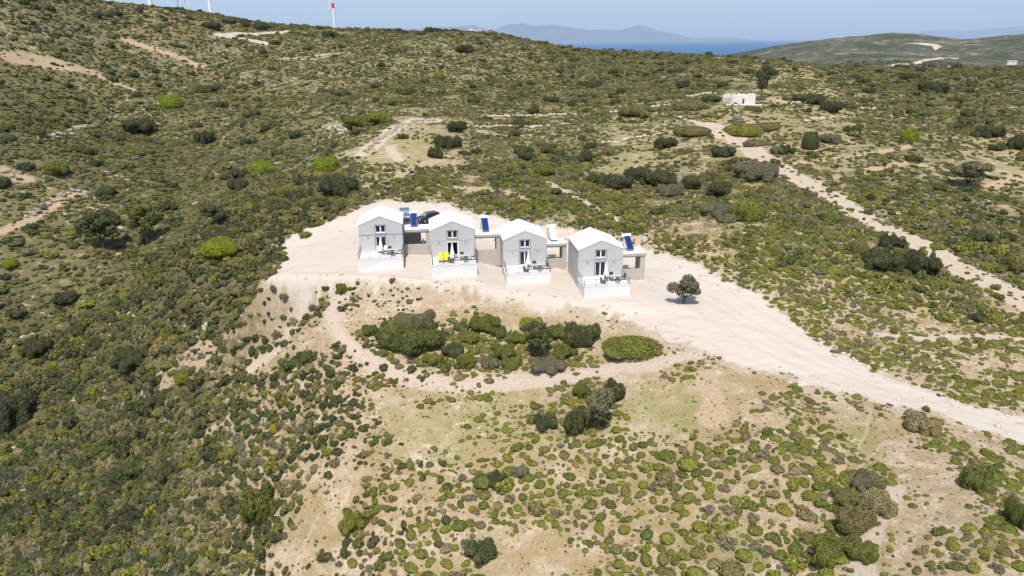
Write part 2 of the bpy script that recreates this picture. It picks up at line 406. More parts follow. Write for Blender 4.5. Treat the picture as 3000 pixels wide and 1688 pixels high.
M['white'] = plain('white_render', (.72, .715, .705), .8, .05, scale=.5, bump=.1)
M['roof'] = plain('white_roof', (.79, .80, .81), .6, .02, scale=.8)
M['concrete'] = plain('beige_concrete', (.47, .43, .39), .9, .08, scale=.8, bump=.15)
M['trim'] = plain('grey_trim', (.27, .27, .28), .7, .04)
M['frame'] = plain('white_frame', (.8, .8, .82), .4, .02)
M['glass'] = plain('dark_glass', (.03, .03, .04), .12, .2, spec=.5)
M['metal'] = plain('grey_metal', (.24, .25, .26), .6, .05)
M['dark'] = plain('dark_furniture', (.06, .055, .06), .6, .1)
M['tabletop'] = plain('grey_table_top', (.42, .44, .42), .4, .05)
M['parasol'] = plain('white_canvas', (.82, .80, .80), .9, .03)
M['yellow'] = plain('yellow_canvas', (.80, .62, .02), .8, .05)
M['collector'] = plain('blue_collector', (.006, .035, .17), .65, .25, scale=1.2, spec=.1)
M['collector_glare'] = plain('painted_glare', (.78, .80, .80), .45, .03)  # glare reflected by one collector, painted as a pale colour
M['tank'] = plain('white_enamel', (.8, .81, .83), .35, .03)
M['rock'] = plain('limestone', (.52, .44, .35), .95, .16, scale=1.6, bump=.6)
M['bark'] = plain('bark', (.13, .10, .075), .95, .2, scale=4, bump=.5)
M['palebark'] = plain('pale_bark', (.36, .34, .29), .95, .15, scale=4)
M['ledge'] = plain('weathered_rock', (.33, .27, .205), .95, .25, scale=1.2, bump=.6)
M['stonewall'] = plain('white_stone', (.74, .69, .65), .95, .14, scale=1.8, bump=.5)
M['black'] = plain('rubber', (.02, .02, .02), .8, .1)
M['carsilver'] = plain('silver_blue_paint', (.12, .15, .19), .35, .03, metallic=.3, spec=.4)
M['carblack'] = plain('dark_paint', (.03, .028, .035), .25, .03, spec=.5)
M['carglass'] = plain('car_glass', (.16, .24, .30), .1, .05, spec=.6)
M['turb'] = plain('turbine_white', (.78, .79, .80), .4, .02, scale=.2)
M['red'] = plain('turbine_red', (.55, .06, .05), .5, .04)
M['sheet'] = plain('blue_grey_sheet', (.10, .12, .17), .5, .1)
M['wood'] = plain('grey_wood', (.12, .10, .09), .9, .1)
M['tileroof'] = plain('red_tiles', (.40, .13, .09), .9, .1)

def foliage_material():
    m, n, b = newmat('shrub_foliage')
    at = N(n, 'ShaderNodeAttribute', attribute_type='INSTANCER', attribute_name='tint')
    c = ramp(n, at.outputs['Fac'], [(0.0, (.034, .046, .020)), (.15, (.055, .072, .022)), (.25, (.100, .122, .018)), (.335, (.175, .182, .022)), (.36, (.14, .17, .02)), (.40, (.155, .20, .006)), (.45, (.165, .19, .008)), (.48, (.145, .14, .035)),
                                    (.55, (.150, .130, .050)), (.61, (.25, .205, .10)), (.66, (.13, .125, .070)), (.8, (.165, .152, .105)), (.90, (.16, .125, .085)), (.93, (.20, .21, .02)), (.96, (.26, .21, .02)), (1.0, (.40, .28, .01))])
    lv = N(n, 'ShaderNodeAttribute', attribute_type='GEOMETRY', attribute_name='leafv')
    k = math_(n, 'MULTIPLY_ADD', lv.outputs['Fac'], 1.3, .24)  # random leaf tone, plus the inner shade painted into the cores
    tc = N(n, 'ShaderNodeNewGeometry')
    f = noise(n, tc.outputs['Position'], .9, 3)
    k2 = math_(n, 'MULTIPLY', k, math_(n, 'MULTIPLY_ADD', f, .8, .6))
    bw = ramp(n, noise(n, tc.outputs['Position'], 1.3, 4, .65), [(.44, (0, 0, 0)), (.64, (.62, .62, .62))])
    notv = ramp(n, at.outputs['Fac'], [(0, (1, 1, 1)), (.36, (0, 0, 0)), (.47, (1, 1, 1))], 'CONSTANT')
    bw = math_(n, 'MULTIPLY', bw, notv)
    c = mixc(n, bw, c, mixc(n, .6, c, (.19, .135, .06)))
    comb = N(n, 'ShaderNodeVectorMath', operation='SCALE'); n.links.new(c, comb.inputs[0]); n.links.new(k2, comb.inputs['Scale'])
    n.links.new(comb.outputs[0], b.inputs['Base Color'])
    b.inputs['Roughness'].default_value = .65; b.inputs['Specular IOR Level'].default_value = .25
    return m
M['leaf'] = foliage_material()

def ground_material():
    m, n, b = newmat('ground')
    P = N(n, 'ShaderNodeNewGeometry').outputs['Position']
    A = N(n, 'ShaderNodeAttribute', attribute_name='cover'); sep = N(n, 'ShaderNodeSeparateColor'); n.links.new(A.outputs['Color'], sep.inputs[0])
    pad, path, tan = sep.outputs[0], sep.outputs[1], sep.outputs[2]
    B = N(n, 'ShaderNodeAttribute', attribute_name='plants'); sb = N(n, 'ShaderNodeSeparateColor'); n.links.new(B.outputs['Color'], sb.inputs[0])
    gr, vg, far = sb.outputs[0], sb.outputs[1], sb.outputs[2]
    n_b = noise(n, P, .06, 5, .6); n_m = noise(n, P, .55, 6, .65); n_s = noise(n, P, 3.2, 5, .7); n_f = noise(n, P, 11, 3, .7)
    n_h = noise(n, P, .028, 4, .6)
    soil = ramp(n, n_m, [(.25, (.27, .19, .11)), (.42, (.385, .29, .19)), (.56, (.48, .38, .265)), (.72, (.60, .51, .39))])
    soil = mixc(n, math_(n, 'MULTIPLY', ramp(n, n_s, [(.45, (0, 0, 0)), (.56, (1, 1, 1))]), .6), soil, (.27, .20, .11))
    soil = mixc(n, ramp(n, n_f, [(.56, (0, 0, 0)), (.64, (.75, .75, .75))]), soil, (.66, .58, .47))
    # dry and green grass
    dry = ramp(n, n_s, [(.3, (.15, .135, .05)), (.45, (.26, .22, .10)), (.58, (.36, .30, .16)), (.7, (.19, .19, .06))])
    dry = mixc(n, ramp(n, n_b, [(.4, (0, 0, 0)), (.62, (.8, .8, .8))]), dry, (.20, .23, .06))
    grf = math_(n, 'MULTIPLY', gr, ramp(n, n_m, [(.35, (.85, .85, .85)), (.6, (.3, .3, .3))]))
    tint_ = mixc(n, math_(n, 'MULTIPLY', ramp(n, noise(n, P, .19, 5, .7), [(.42, (0, 0, 0)), (.58, (1, 1, 1))]), .72), soil, (.29, .215, .10))
    tint_ = mixc(n, math_(n, 'MULTIPLY', ramp(n, noise(n, P, .33, 6, .75), [(.48, (0, 0, 0)), (.6, (1, 1, 1))]), ramp(n, vg, [(.12, (0, 0, 0)), (.4, (.75, .75, .75))])), tint_, (.20, .19, .075))
    c = mixc(n, grf, tint_, dry)
    # thin cover of herbs between the bushes, follows where plants grow
    herb = ramp(n, noise(n, P, 1.3, 7, .78), [(.28, (.045, .048, .018)), (.42, (.088, .086, .032)), (.54, (.140, .118, .052)), (.66, (.24, .19, .105)), (.76, (.42, .35, .25))])
    herb = mixc(n, .18, herb, (0, 0, 0)) if False else herb
    herb = mixc(n, math_(n, 'MULTIPLY', ramp(n, n_h, [(.38, (0, 0, 0)), (.6, (1, 1, 1))]), .5), herb, (.125, .130, .048))
    herb = mixc(n, math_(n, 'MULTIPLY', ramp(n, noise(n, P, .05, 5, .65), [(.48, (0, 0, 0)), (.66, (1, 1, 1))]), .55), herb, (.20, .165, .115))
    th = math_(n, 'ADD', math_(n, 'MULTIPLY', vg, 1.1), math_(n, 'MULTIPLY_ADD', math_(n, 'ADD', math_(n, 'MULTIPLY', n_m, .6), math_(n, 'MULTIPLY', noise(n, P, .16, 6, .7), .4)), 2.6, -1.62))
    hf = ramp(n, th, [(.28, (0, 0, 0)), (.52, (.93, .93, .93))])
    herb = mixc(n, math_(n, 'MULTIPLY', ramp(n, vg, [(.86, (0, 0, 0)), (.97, (1, 1, 1))]), .6), herb, (.062, .058, .022))
    c = mixc(n, hf, c, herb)
    # pale rock showing through on the slopes
    mr = N(n, 'ShaderNodeMapping'); n.links.new(P, mr.inputs[0]); mr.inputs['Scale'].default_value = (.45, 1.0, 1.0)
    rk = ramp(n, noise(n, mr.outputs[0], .8, 6, .72), [(.565, (0, 0, 0)), (.62, (.85, .85, .85))])
    c = mixc(n, math_(n, 'MULTIPLY', rk, ramp(n, noise(n, P, .035, 4, .6), [(.42, (.15, .15, .15)), (.6, (1, 1, 1))])), c, (.56, .48, .38))
    # far slopes: scrub too small to stand as single plants
    mq = math_(n, 'ADD', math_(n, 'MULTIPLY', noise(n, P, .06, 8, .85), .65), math_(n, 'MULTIPLY', noise(n, P, .006, 5, .6), .35))
    mott = ramp(n, mq, [(.38, (.028, .042, .029)), (.47, (.056, .070, .043)), (.525, (.105, .104, .07)), (.57, (.22, .20, .15)), (.62, (.42, .37, .30))])
    c = mixc(n, far, c, mott)
    tanc = ramp(n, n_s, [(.3, (.34, .245, .145)), (.6, (.46, .35, .235)), (.8, (.58, .48, .37))])
    c = mixc(n, math_(n, 'MULTIPLY', tan, .85), c, tanc)
    pathc = ramp(n, n_s, [(.25, (.36, .285, .21)), (.5, (.47, .39, .305)), (.75, (.57, .49, .40))])
    c = mixc(n, path, c, pathc)
    # worn limestone yard, with streaks along the wheel ways
    mp = N(n, 'ShaderNodeMapping'); n.links.new(P, mp.inputs[0]); mp.inputs['Rotation'].default_value = (0, 0, R(28)); mp.inputs['Scale'].default_value = (.22, 1.5, 1)
    st_ = noise(n, mp.outputs[0], 1.0, 6, .65)
    padc = ramp(n, st_, [(.25, (.46, .40, .335)), (.45, (.50, .445, .385)), (.7, (.53, .48, .42))])
    padc = mixc(n, math_(n, 'MULTIPLY', ramp(n, n_b, [(.4, (0, 0, 0)), (.65, (1, 1, 1))]), .35), padc, (.45, .375, .30))
    padc = mixc(n, ramp(n, n_f, [(.62, (0, 0, 0)), (.72, (.5, .5, .5))]), padc, (.44, .37, .29))
    stn = ramp(n, noise(n, P, 5.5, 4, .75), [(.57, (0, 0, 0)), (.63, (.55, .55, .55))])
    padc = mixc(n, math_(n, 'MULTIPLY', stn, ramp(n, n_b, [(.4, (.2, .2, .2)), (.6, (1, 1, 1))])), padc, (.36, .30, .235))
    c = mixc(n, pad, c, padc)
    c = mixc(n, math_(n, 'MULTIPLY', A.outputs['Alpha'], .36), c, (.34, .275, .205))
    n.links.new(c, b.inputs['Base Color']); b.inputs['Roughness'].default_value = .95; b.inputs['Specular IOR Level'].default_value = .1
    bp = N(n, 'ShaderNodeBump'); bp.inputs['Strength'].default_value = .8; bp.inputs['Distance'].default_value = .14
    hh = math_(n, 'ADD', math_(n, 'MULTIPLY', n_s, 1.0), math_(n, 'MULTIPLY', n_f, .35))
    n.links.new(math_(n, 'MULTIPLY', hh, math_(n, 'SUBTRACT', 1.15, pad)), bp.inputs['Height']); n.links.new(bp.outputs[0], b.inputs['Normal'])
    return m

# ------------------------------------------------------------------ ground sheet
NA, NR = 1300, 1150
az = np.linspace(R(-58), R(58), NA); lr = np.linspace(math.log(20), math.log(4600), NR)
AZ, LR = np.meshgrid(az, lr); DD = np.exp(LR)
GX = (DD * np.sin(AZ)).ravel(); GY = (DD * np.cos(AZ)).ravel()
GZ = np.concatenate([height(GX[i:i + 200000], GY[i:i + 200000]) for i in range(0, len(GX), 200000)])
mk = [masks(GX[i:i + 200000], GY[i:i + 200000], GZ[i:i + 200000]) for i in range(0, len(GX), 200000)]
pad_, path_, tan_, gr_, vg_, rut_ = [np.concatenate([q[j] for q in mk]) for j in range(6)]
far_ = sstep(480, 700, np.hypot(GX, GY))
idx = np.arange(NA * NR).reshape(NR, NA)
Fq = np.stack([idx[:-1, :-1], idx[:-1, 1:], idx[1:, 1:], idx[1:, :-1]], -1).reshape(-1, 4)
me = npmesh('ground', np.stack([GX, GY, GZ], 1), Fq, smooth=True)
one = np.ones_like(pad_)
_D = np.hypot(GX, GY); _s, _t = st(GX, GY)
vgg_ = vg_ * (1 - .55 * sstep(118, 88, _D) * sstep(-26, -14, _s + .25 * _t))
ca = me.attributes.new('cover', 'FLOAT_COLOR', 'POINT'); ca.data.foreach_set('color', np.stack([pad_, path_, tan_, rut_], 1).astype(np.float32).ravel())
cb = me.attributes.new('plants', 'FLOAT_COLOR', 'POINT'); cb.data.foreach_set('color', np.stack([gr_, vgg_, far_, one], 1).astype(np.float32).ravel())
me.materials.append(ground_material())
g = bpy.data.objects.new('ground', me); COL.objects.link(g); tag(g, kind='structure', label='pale limestone hillside with a graded white yard and dirt tracks')

# ------------------------------------------------------------------ sea and far coast
ZS = -85.0
def sea():
    a = np.linspace(R(-60), R(60), 60); r = np.array([700, 1500, 4000, 12000, 30000, 60000.])
    V = [(d * math.sin(t), d * math.cos(t), ZS) for d in r for t in a]; F = []
    for i in range(len(r) - 1):
        for j in range(59): F.append((i * 60 + j, i * 60 + j + 1, (i + 1) * 60 + j + 1, (i + 1) * 60 + j))
    me = npmesh('sea', V, F); m, n, b = newmat('sea_water')
    P = N(n, 'ShaderNodeNewGeometry').outputs['Position']
    n.links.new(ramp(n, noise(n, P, .0004, 4), [(.3, (.015, .085, .20)), (.7, (.02, .11, .25))]), b.inputs['Base Color'])
    b.inputs['Roughness'].default_value = .55
    bp = N(n, 'ShaderNodeBump'); bp.inputs['Distance'].default_value = 1.5; bp.inputs['Strength'].default_value = .6; n.links.new(noise(n, P, .03, 4), bp.inputs['Height']); n.links.new(bp.outputs[0], b.inputs['Normal'])
    me.materials.append(m); o = bpy.data.objects.new('sea', me); COL.objects.link(o); tag(o, kind='structure', label='blue sea beyond the hills')
sea()
def mountains(name, prof, D0, D1, label):
    us = np.linspace(prof[0][0], prof[-1][0], 260); vs = np.interp(us, [p[0] for p in prof], [p[1] for p in prof])
    A, S = [], []
    for u, v in zip(us, vs):
        s, a = slope_az(u, v); A.append(a); S.append(s)
    A = np.array(A); S = np.array(S); nr = 40; V = []
    for i in range(nr):
        t = i / (nr - 1); D = D0 + (D1 - D0) * t
        pr = np.interp(t, [0, .08, .55, 1], [0, .12, 1, .1])
        crest = S * (D0 + (D1 - D0) * .55) - ZS
        z = ZS - 5 + np.maximum(crest, 5) * pr * (1 + .35 * fbm(A * 60, np.full(A.shape, t * 6), 77, 4) * (1 - abs(t - .55) < .9) * np.minimum(1, abs(t - .55) * 6))
        V += [(D * math.sin(a), D * math.cos(a), zz) for a, zz in zip(A, z)]
    n_ = len(us); F = [(i * n_ + j, i * n_ + j + 1, (i + 1) * n_ + j + 1, (i + 1) * n_ + j) for i in range(nr - 1) for j in range(n_ - 1)]
    me = npmesh(name, V, F, smooth=True)
    m = plain(name + '_slopes', (.10, .11, .12), .95, .25, scale=.0008); me.materials.append(m)
    o = bpy.data.objects.new(name, me); COL.objects.link(o); tag(o, kind='structure', label=label)
mountains('mountains', [(980,118),(1060,102),(1116,93),(1175,85),(1280,80),(1342,76),(1392,72.6),(1419,83),(1446,91),(1462,78),(1501,67),(1516,71),(1532,65),(1555,75),(1578,74),(1621,71),(1656,76),(1691,83),(1730,86),(1761,85),(1807,88),(1835,83),(1870,72),(1893,76),(1924,87),(1959,95),(1990,102),(2031,113),(2070,111),(2155,111),(2186,115),(2260,122)], 33000, 41000, 'faint blue mountains across the sea')
mountains('mountains', [(2560,118),(2650,98),(2738,89),(2820,91),(2893,85),(2960,78),(3060,70),(3200,90)], 44000, 52000, 'very faint mountains on the right horizon')

# ------------------------------------------------------------------ foliage meshes
def ico(sub):
    bm = bmesh.new(); bmesh.ops.create_icosphere(bm, subdivisions=sub, radius=1)
    V = np.array([v.co[:] for v in bm.verts]); F = np.array([[v.index for v in f.verts] for f in bm.faces]); bm.free(); return V, F
ICO2, ICO3 = ico(2), ico(3)
def foliage(name, lobes, nleaf, leaf, seed, core=.86, flat=0.0, dens_in=.0, low=-.15, core_sub=2):
    """leaf quads over the lobes, over a rough dark core"""
    r = np.random.default_rng(seed); L = np.array(lobes, float)
    area = (L[:, 3] * L[:, 5]); p = area / area.sum(); k = r.choice(len(L), nleaf * 3, p=p)
    d = r.normal(size=(nleaf * 3, 3)); d /= np.linalg.norm(d, axis=1)[:, None]; keep = d[:, 2] > low; d = d[keep]; k = k[keep]
    rad = r.uniform(.86, 1.07, len(d)); 
    if dens_in: rad = np.where(r.random(len(d)) < dens_in, r.uniform(.35, 1, len(d)), rad)
    pos = L[k, :3] + d * L[k, 3:6] * rad[:, None]
    ins = np.zeros(len(d), bool)
    for j in range(len(L)):
        q = (pos - L[j, :3]) / (L[j, 3:6] * .84); ins |= ((q ** 2).sum(1) < 1) & (k != j)
    ok = ~ins & (pos[:, 2] > 0.0); pos, d = pos[ok][:nleaf], d[ok][:nleaf]; nl = len(pos)
    nrm = d + r.normal(size=d.shape) * .55; nrm[:, 2] += .25; nrm /= np.linalg.norm(nrm, axis=1)[:, None]
    t = np.cross(nrm, r.normal(size=d.shape)); t /= np.linalg.norm(t, axis=1)[:, None]; b_ = np.cross(nrm, t)
    s = leaf * r.uniform(.6, 1.3, nl)[:, None]
    V = np.stack([pos - t * s * .5 - b_ * s * .9, pos + t * s * .6 - b_ * s * .2, pos + t * s * .1 + b_ * s * .9, pos - t * s * .6 + b_ * s * .1], 1).reshape(-1, 3)
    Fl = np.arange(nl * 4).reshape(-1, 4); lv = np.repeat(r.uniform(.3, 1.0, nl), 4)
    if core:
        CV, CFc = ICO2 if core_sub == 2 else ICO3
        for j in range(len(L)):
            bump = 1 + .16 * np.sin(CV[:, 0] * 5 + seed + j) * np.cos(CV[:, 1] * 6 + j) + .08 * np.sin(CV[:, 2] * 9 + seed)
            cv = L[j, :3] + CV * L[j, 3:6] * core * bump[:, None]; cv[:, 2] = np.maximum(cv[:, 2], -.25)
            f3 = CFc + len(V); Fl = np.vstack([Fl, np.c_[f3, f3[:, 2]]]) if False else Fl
            V = np.vstack([V, cv]); lv = np.r_[lv, r.uniform(.15, .6, len(cv))]  # cores darker than the leaves: shade inside the plant painted in
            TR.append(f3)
    me = bpy.data.meshes.new(name); tri = np.vstack(TR) if TR else np.zeros((0, 3), int); TR.clear()
    nq, n3 = len(Fl), len(tri)
    me.vertices.add(len(V)); me.vertices.foreach_set('co', V.astype(np.float32).ravel())
    me.loops.add(nq * 4 + n3 * 3); me.loops.foreach_set('vertex_index', np.r_[Fl.ravel(), tri.ravel()].astype(np.int32))
    me.polygons.add(nq + n3)
    me.polygons.foreach_set('loop_start', np.r_[np.arange(nq) * 4, nq * 4 + np.arange(n3) * 3].astype(np.int32))
    me.polygons.foreach_set('loop_total', np.r_[np.full(nq, 4), np.full(n3, 3)].astype(np.int32))
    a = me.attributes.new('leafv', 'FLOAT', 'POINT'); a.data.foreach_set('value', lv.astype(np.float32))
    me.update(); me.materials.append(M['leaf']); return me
TR = []
def rl(seed, n, spread, r0, r1, h, flat=.75):
    q = random.Random(seed); L = [(q.uniform(-.12, .12), q.uniform(-.12, .12), h * .22, q.uniform(.58, .72), q.uniform(.52, .7), h * q.uniform(.48, .6))]
    for i in range(n):
        a = q.uniform(0, 6.283); d = q.uniform(.35, 1.12) * spread; rr = q.uniform(r0, r1)
        L.append((d * math.cos(a), d * math.sin(a), h * q.uniform(.1, .5), rr, rr * q.uniform(.8, 1.2), rr * flat * h * 1.3))
    return L
# unit plants: radius about 1, standing on z = 0
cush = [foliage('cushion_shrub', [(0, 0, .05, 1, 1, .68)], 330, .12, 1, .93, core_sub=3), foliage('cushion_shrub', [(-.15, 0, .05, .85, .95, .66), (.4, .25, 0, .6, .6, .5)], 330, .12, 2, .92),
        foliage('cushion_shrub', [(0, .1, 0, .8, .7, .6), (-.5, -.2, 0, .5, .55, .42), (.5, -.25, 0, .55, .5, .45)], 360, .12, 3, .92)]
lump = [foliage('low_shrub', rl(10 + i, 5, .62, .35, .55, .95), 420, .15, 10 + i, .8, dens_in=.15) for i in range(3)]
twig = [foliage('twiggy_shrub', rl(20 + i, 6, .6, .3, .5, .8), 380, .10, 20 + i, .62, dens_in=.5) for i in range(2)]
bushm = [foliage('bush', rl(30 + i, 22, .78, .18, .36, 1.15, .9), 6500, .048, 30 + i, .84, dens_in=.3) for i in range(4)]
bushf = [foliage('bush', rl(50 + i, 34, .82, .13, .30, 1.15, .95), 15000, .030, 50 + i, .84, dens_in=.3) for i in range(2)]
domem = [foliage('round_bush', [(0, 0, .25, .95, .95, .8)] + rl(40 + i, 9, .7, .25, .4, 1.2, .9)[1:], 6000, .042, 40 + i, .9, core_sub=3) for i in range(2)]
SRC = bpy.data.collections.new('plant_sources')        # holds the plants repeated by the scrub, not shown itself
src = []
for i, m_ in enumerate(cush + lump + twig + bushm[:2]):
    o = bpy.data.objects.new('plant_%02d' % i, m_); SRC.objects.link(o); src.append(o)
# ------------------------------------------------------------------ cottages and what belongs to them
TITLES = ['leftmost', 'second from the left', 'third from the left', 'rightmost']
def make_cottage(i):
    o = HO[i]; B = BASE[i] + .5
    roots = {}
    rt = empty('cottage', (o[0], o[1], o[2] - BASE[i]), YAW); dz = BASE[i]
    lab = ['grey two-storey gabled cottage at the left end of the row, dark line across its facade',
           'grey gabled cottage with its terrace door standing open behind two yellow loungers',
           'grey gabled cottage third in the row, beside the water heater with a pale glare-painted panel',
           'grey gabled cottage at the right end of the row, nearest the lone olive tree'][i]
    tag(rt, lab, 'cottage', 'gabled holiday cottages in a row')
    y0, y1 = T_, T_ + DH_; z0 = -BASE[i] * 0 - .5
    def P(mb): return mb
    m = MB(); zf = dz
    # walls with real openings in the front: front wall made of pieces
    wx0, wx1, wz0, wz1 = 2.38, 3.82, zf + 2.62, zf + 3.74          # loft window
    dx0, dx1, dz1 = 2.35, 3.80, zf + 2.05                           # terrace door
    th = .25
    m.box(0, y0, -.5, dx0, y0 + th, zf + 2.35); m.box(dx1, y0, -.5, W_, y0 + th, zf + 2.35)
    m.box(dx0, y0, -.5, dx1, y0 + th, zf); m.box(dx0, y0, dz1, dx1, y0 + th, zf + 2.35)
    m.box(0, y0, zf + 2.35, wx0, y0 + th, zf + E_ - .01); m.box(wx1, y0, zf + 2.35, W_, y0 + th, zf + E_ - .01)
    m.box(wx0, y0, zf + 2.35, wx1, y0 + th, wz0); m.box(wx0, y0, wz1, wx1, y0 + th, zf + E_ - .01)
    m.prism([(0, zf + E_ - .01), (W_, zf + E_ - .01), (W_ / 2, zf + E_ + RG_ - .01)], y0, y0 + th)
    m.prism([(0, zf + E_ - .01), (W_, zf + E_ - .01), (W_ / 2, zf + E_ + RG_ - .01)], y1 - th, y1)
    m.box(0, y0 + th, -.5, th, y1 - th, zf + E_ - .01); m.box(W_ - th, y0 + th, -.5, W_, y1 - th, zf + E_ - .01); m.box(0, y1 - th, -.5, W_, y1, zf + E_ - .01)
    m.box(th, y0 + th, zf - .1, W_ - th, y1 - th, zf + .02)
    m.build('walls', M['wall'], rt)
    # roof: two thin slabs, hardly overhanging
    k = RG_ / (W_ / 2); ov = .09; t_ = .13
    m = MB(); e0 = zf + E_ + .0
    m.prism([(-ov, e0 - ov * k), (W_ / 2, e0 + RG_), (W_ + ov, e0 - ov * k), (W_ + ov, e0 - ov * k + t_), (W_ / 2, e0 + RG_ + t_), (-ov, e0 - ov * k + t_)], y0 - .05, y1 + .08)
    m.build('roof', M['roof'], rt)
    # band course between the storeys
    m = MB(); hh = .075 if i == 0 else .035
    m.box(-.02, y0 - .035, zf + 2.36, W_ + .02, y0 + .001, zf + 2.36 + hh); m.build('band_course', M['trim'] if i == 0 else M['wall'], rt)
    # loft window
    wn = MB(); s = .11
    wn.box(wx0 - s, y0 - .025, wz0 - s, wx0, y0 + .08, wz1 + s); wn.box(wx1, y0 - .025, wz0 - s, wx1 + s, y0 + .08, wz1 + s)
    wn.box(wx0, y0 - .025, wz1, wx1, y0 + .08, wz1 + s); wn.box(wx0, y0 - .045, wz0 - s, wx1, y0 + .08, wz0)
    wo_ = wn.build('window', M['trim'], rt)
    f = MB(); q = .085; yf = y0 + .09
    f.box(wx0, yf, wz0, wx0 + q, yf + .06, wz1); f.box(wx1 - q, yf, wz0, wx1, yf + .06, wz1); f.box(wx0 + q, yf, wz1 - q, wx1 - q, yf + .06, wz1); f.box(wx0 + q, yf, wz0, wx1 - q, yf + .06, wz0 + .17)
    mx = (wx0 + wx1) / 2; f.box(mx - .09, yf - .01, wz0 + .17, mx + .09, yf + .05, wz1 - q); f.build('frame', M['frame'], wo_)
    for a, b_ in ((wx0 + q, mx - .09), (mx + .09, wx1 - q)):
        MB().box(a, yf + .02, wz0 + .17, b_, yf + .035, wz1 - q).build('pane', M['glass'], wo_)
    # terrace door
    dn = MB(); dn.box(dx0 - s, y0 - .02, zf + .03, dx0, y0 + .08, dz1 + s); dn.box(dx1, y0 - .02, zf + .03, dx1 + s, y0 + .08, dz1 + s); dn.box(dx0, y0 - .02, dz1, dx1, y0 + .08, dz1 + s)
    do = dn.build('terrace_door', M['trim'] if i != 1 else M['frame'], rt)
    mx = (dx0 + dx1) / 2; f = MB()
    if i == 1:                                                       # this one stands open: leaves swung inwards
        MB().box(dx0, yf, zf + .03, dx0 + .05, yf + .7, dz1).build('door_leaf', M['frame'], do); MB().box(dx1 - .05, yf, zf + .03, dx1, yf + .7, dz1).build('door_leaf', M['frame'], do)
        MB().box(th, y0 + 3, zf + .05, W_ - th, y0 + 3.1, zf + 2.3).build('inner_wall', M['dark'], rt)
    else:
        f.box(dx0, yf, zf + .03, dx0 + .09, yf + .06, dz1); f.box(dx1 - .09, yf, zf + .03, dx1, yf + .06, dz1); f.box(dx0 + .09, yf, dz1 - .09, dx1 - .09, yf + .06, dz1)
        f.box(dx0 + .09, yf, zf + .03, dx1 - .09, yf + .06, zf + .15); f.box(mx - .08, yf - .01, zf + .15, mx + .08, yf + .05, dz1 - .09); f.build('frame', M['frame'], do)
        for a, b_ in ((dx0 + .09, mx - .08), (mx + .08, dx1 - .09)):
            MB().box(a, yf + .02, zf + .15, b_, yf + .035, dz1 - .09).build('pane', M['glass'], do)
    MB().box(dx0 - .1, y0 - .16, zf + .005, dx1 + .1, y0 - .022, zf + .05).build('door_step', M['white'], do)
    # wall lamps
    for x in (1.28, 4.95):
        MB().box(x - .06, y0 - .12, zf + 2.02, x + .06, y0 + .0, zf + 2.2).build('wall_lamp', M['metal'], rt)
    # terrace: white plinth with floor
    m = MB(); m.box(0, 0, -.5, W_, y0 - .003, zf - .06); m.build('terrace_base', M['white'], rt)
    m = MB(); m.box(-.03, -.03, zf - .058, W_ + .03, y0 - .004, zf); m.build('terrace_floor', M['white'], rt)
    # railings on three sides
    def rail(ax, ay, bx, by):
        m = MB(); n = max(2, int(math.hypot(bx - ax, by - ay) / 1.25)); r_ = .022
        for j in range(n + 1):
            t = j / n; x, y = ax + (bx - ax) * t, ay + (by - ay) * t; m.tube((x, y, zf), (x, y, zf + .92), .035, n=6)
        for zz, rr in ((.92, .04), (.66, .02), (.44, .02), (.22, .02)): m.tube((ax, ay, zf + zz), (bx, by, zf + zz), rr, n=6)
        m.build('railing', M['metal'], rt)
    rail(.08, .08, W_ - .08, .08); rail(.08, .08, .08, y0 - .1); rail(W_ - .08, .08, W_ - .08, y0 - .1)
    MB().tube((W_ + .05, y0 + .3, zf - .6), (W_ + .05, y0 + .3, zf + E_ - .1), .045, n=8).build('downpipe', M['metal'], rt)
    return rt
def make_carport(i):
    o = HO[i]; zf = BASE[i]
    rt = empty('carport', (o[0], o[1], o[2] - BASE[i]), YAW)
    w1 = (HS[i + 1] - HS[i]) if i < 3 else W_ + CPW
    lab = ['flat concrete carport between the two left cottages, dark store room at its back', 'flat carport roof between the second and third cottage, with a shadow across its low wall',
           'flat carport roof under the water heater with the pale glare-painted panel', 'free-ending flat carport at the right end of the row, on a single pillar'][i]
    tag(rt, lab, 'carport', 'flat concrete carports beside the cottages')
    x0 = W_ + .02; ya = T_ + REC; zt = zf + 2.42
    x1 = w1 - .02 if i < 3 else w1
    if i < 3: # neighbour stands further forward: reach its side wall
        pass
    m = MB(); m.box(x0 + .12, ya - .1, zt - .36, x1, ya + 2.7, zt); m.build('roof_slab', M['concrete'], rt)
    m = MB(); m.box(x0 + .14, ya - .08, zt + .002, x1 - .02, ya + 2.68, zt + .03); m.build('roof_screed', M['roof'], rt)
    m = MB(); m.box(x0 + .12, ya + .08, zt - .58, x1 - .05, ya + .32, zt - .362); m.build('beam', M['concrete'], rt)
    px = x1 - (.62 if i < 3 else .85)
    if i == 3: x1p = x1 - .12
    else: x1p = x1
    m = MB(); m.box(px, ya + .02, -.6, x1p - .03, ya + .3, zt - .365); m.box(px, ya + .3, zf - 1.6, px + .22, ya + 2.3, zt - .365); m.build('pillar', M['concrete'], rt)
    m = MB(); m.box(x0 + .02, ya, -.6, px - .004, ya + .2, zf + .12); m.build('low_wall', M['concrete'], rt)
    if i == 0:
        m = MB(); m.box(x0 + .05, ya + 1.6, zf - 1.5, x0 + 2.55, ya + 2.65, zt - .37); m.build('store_room', M['trim'], rt)
    return rt
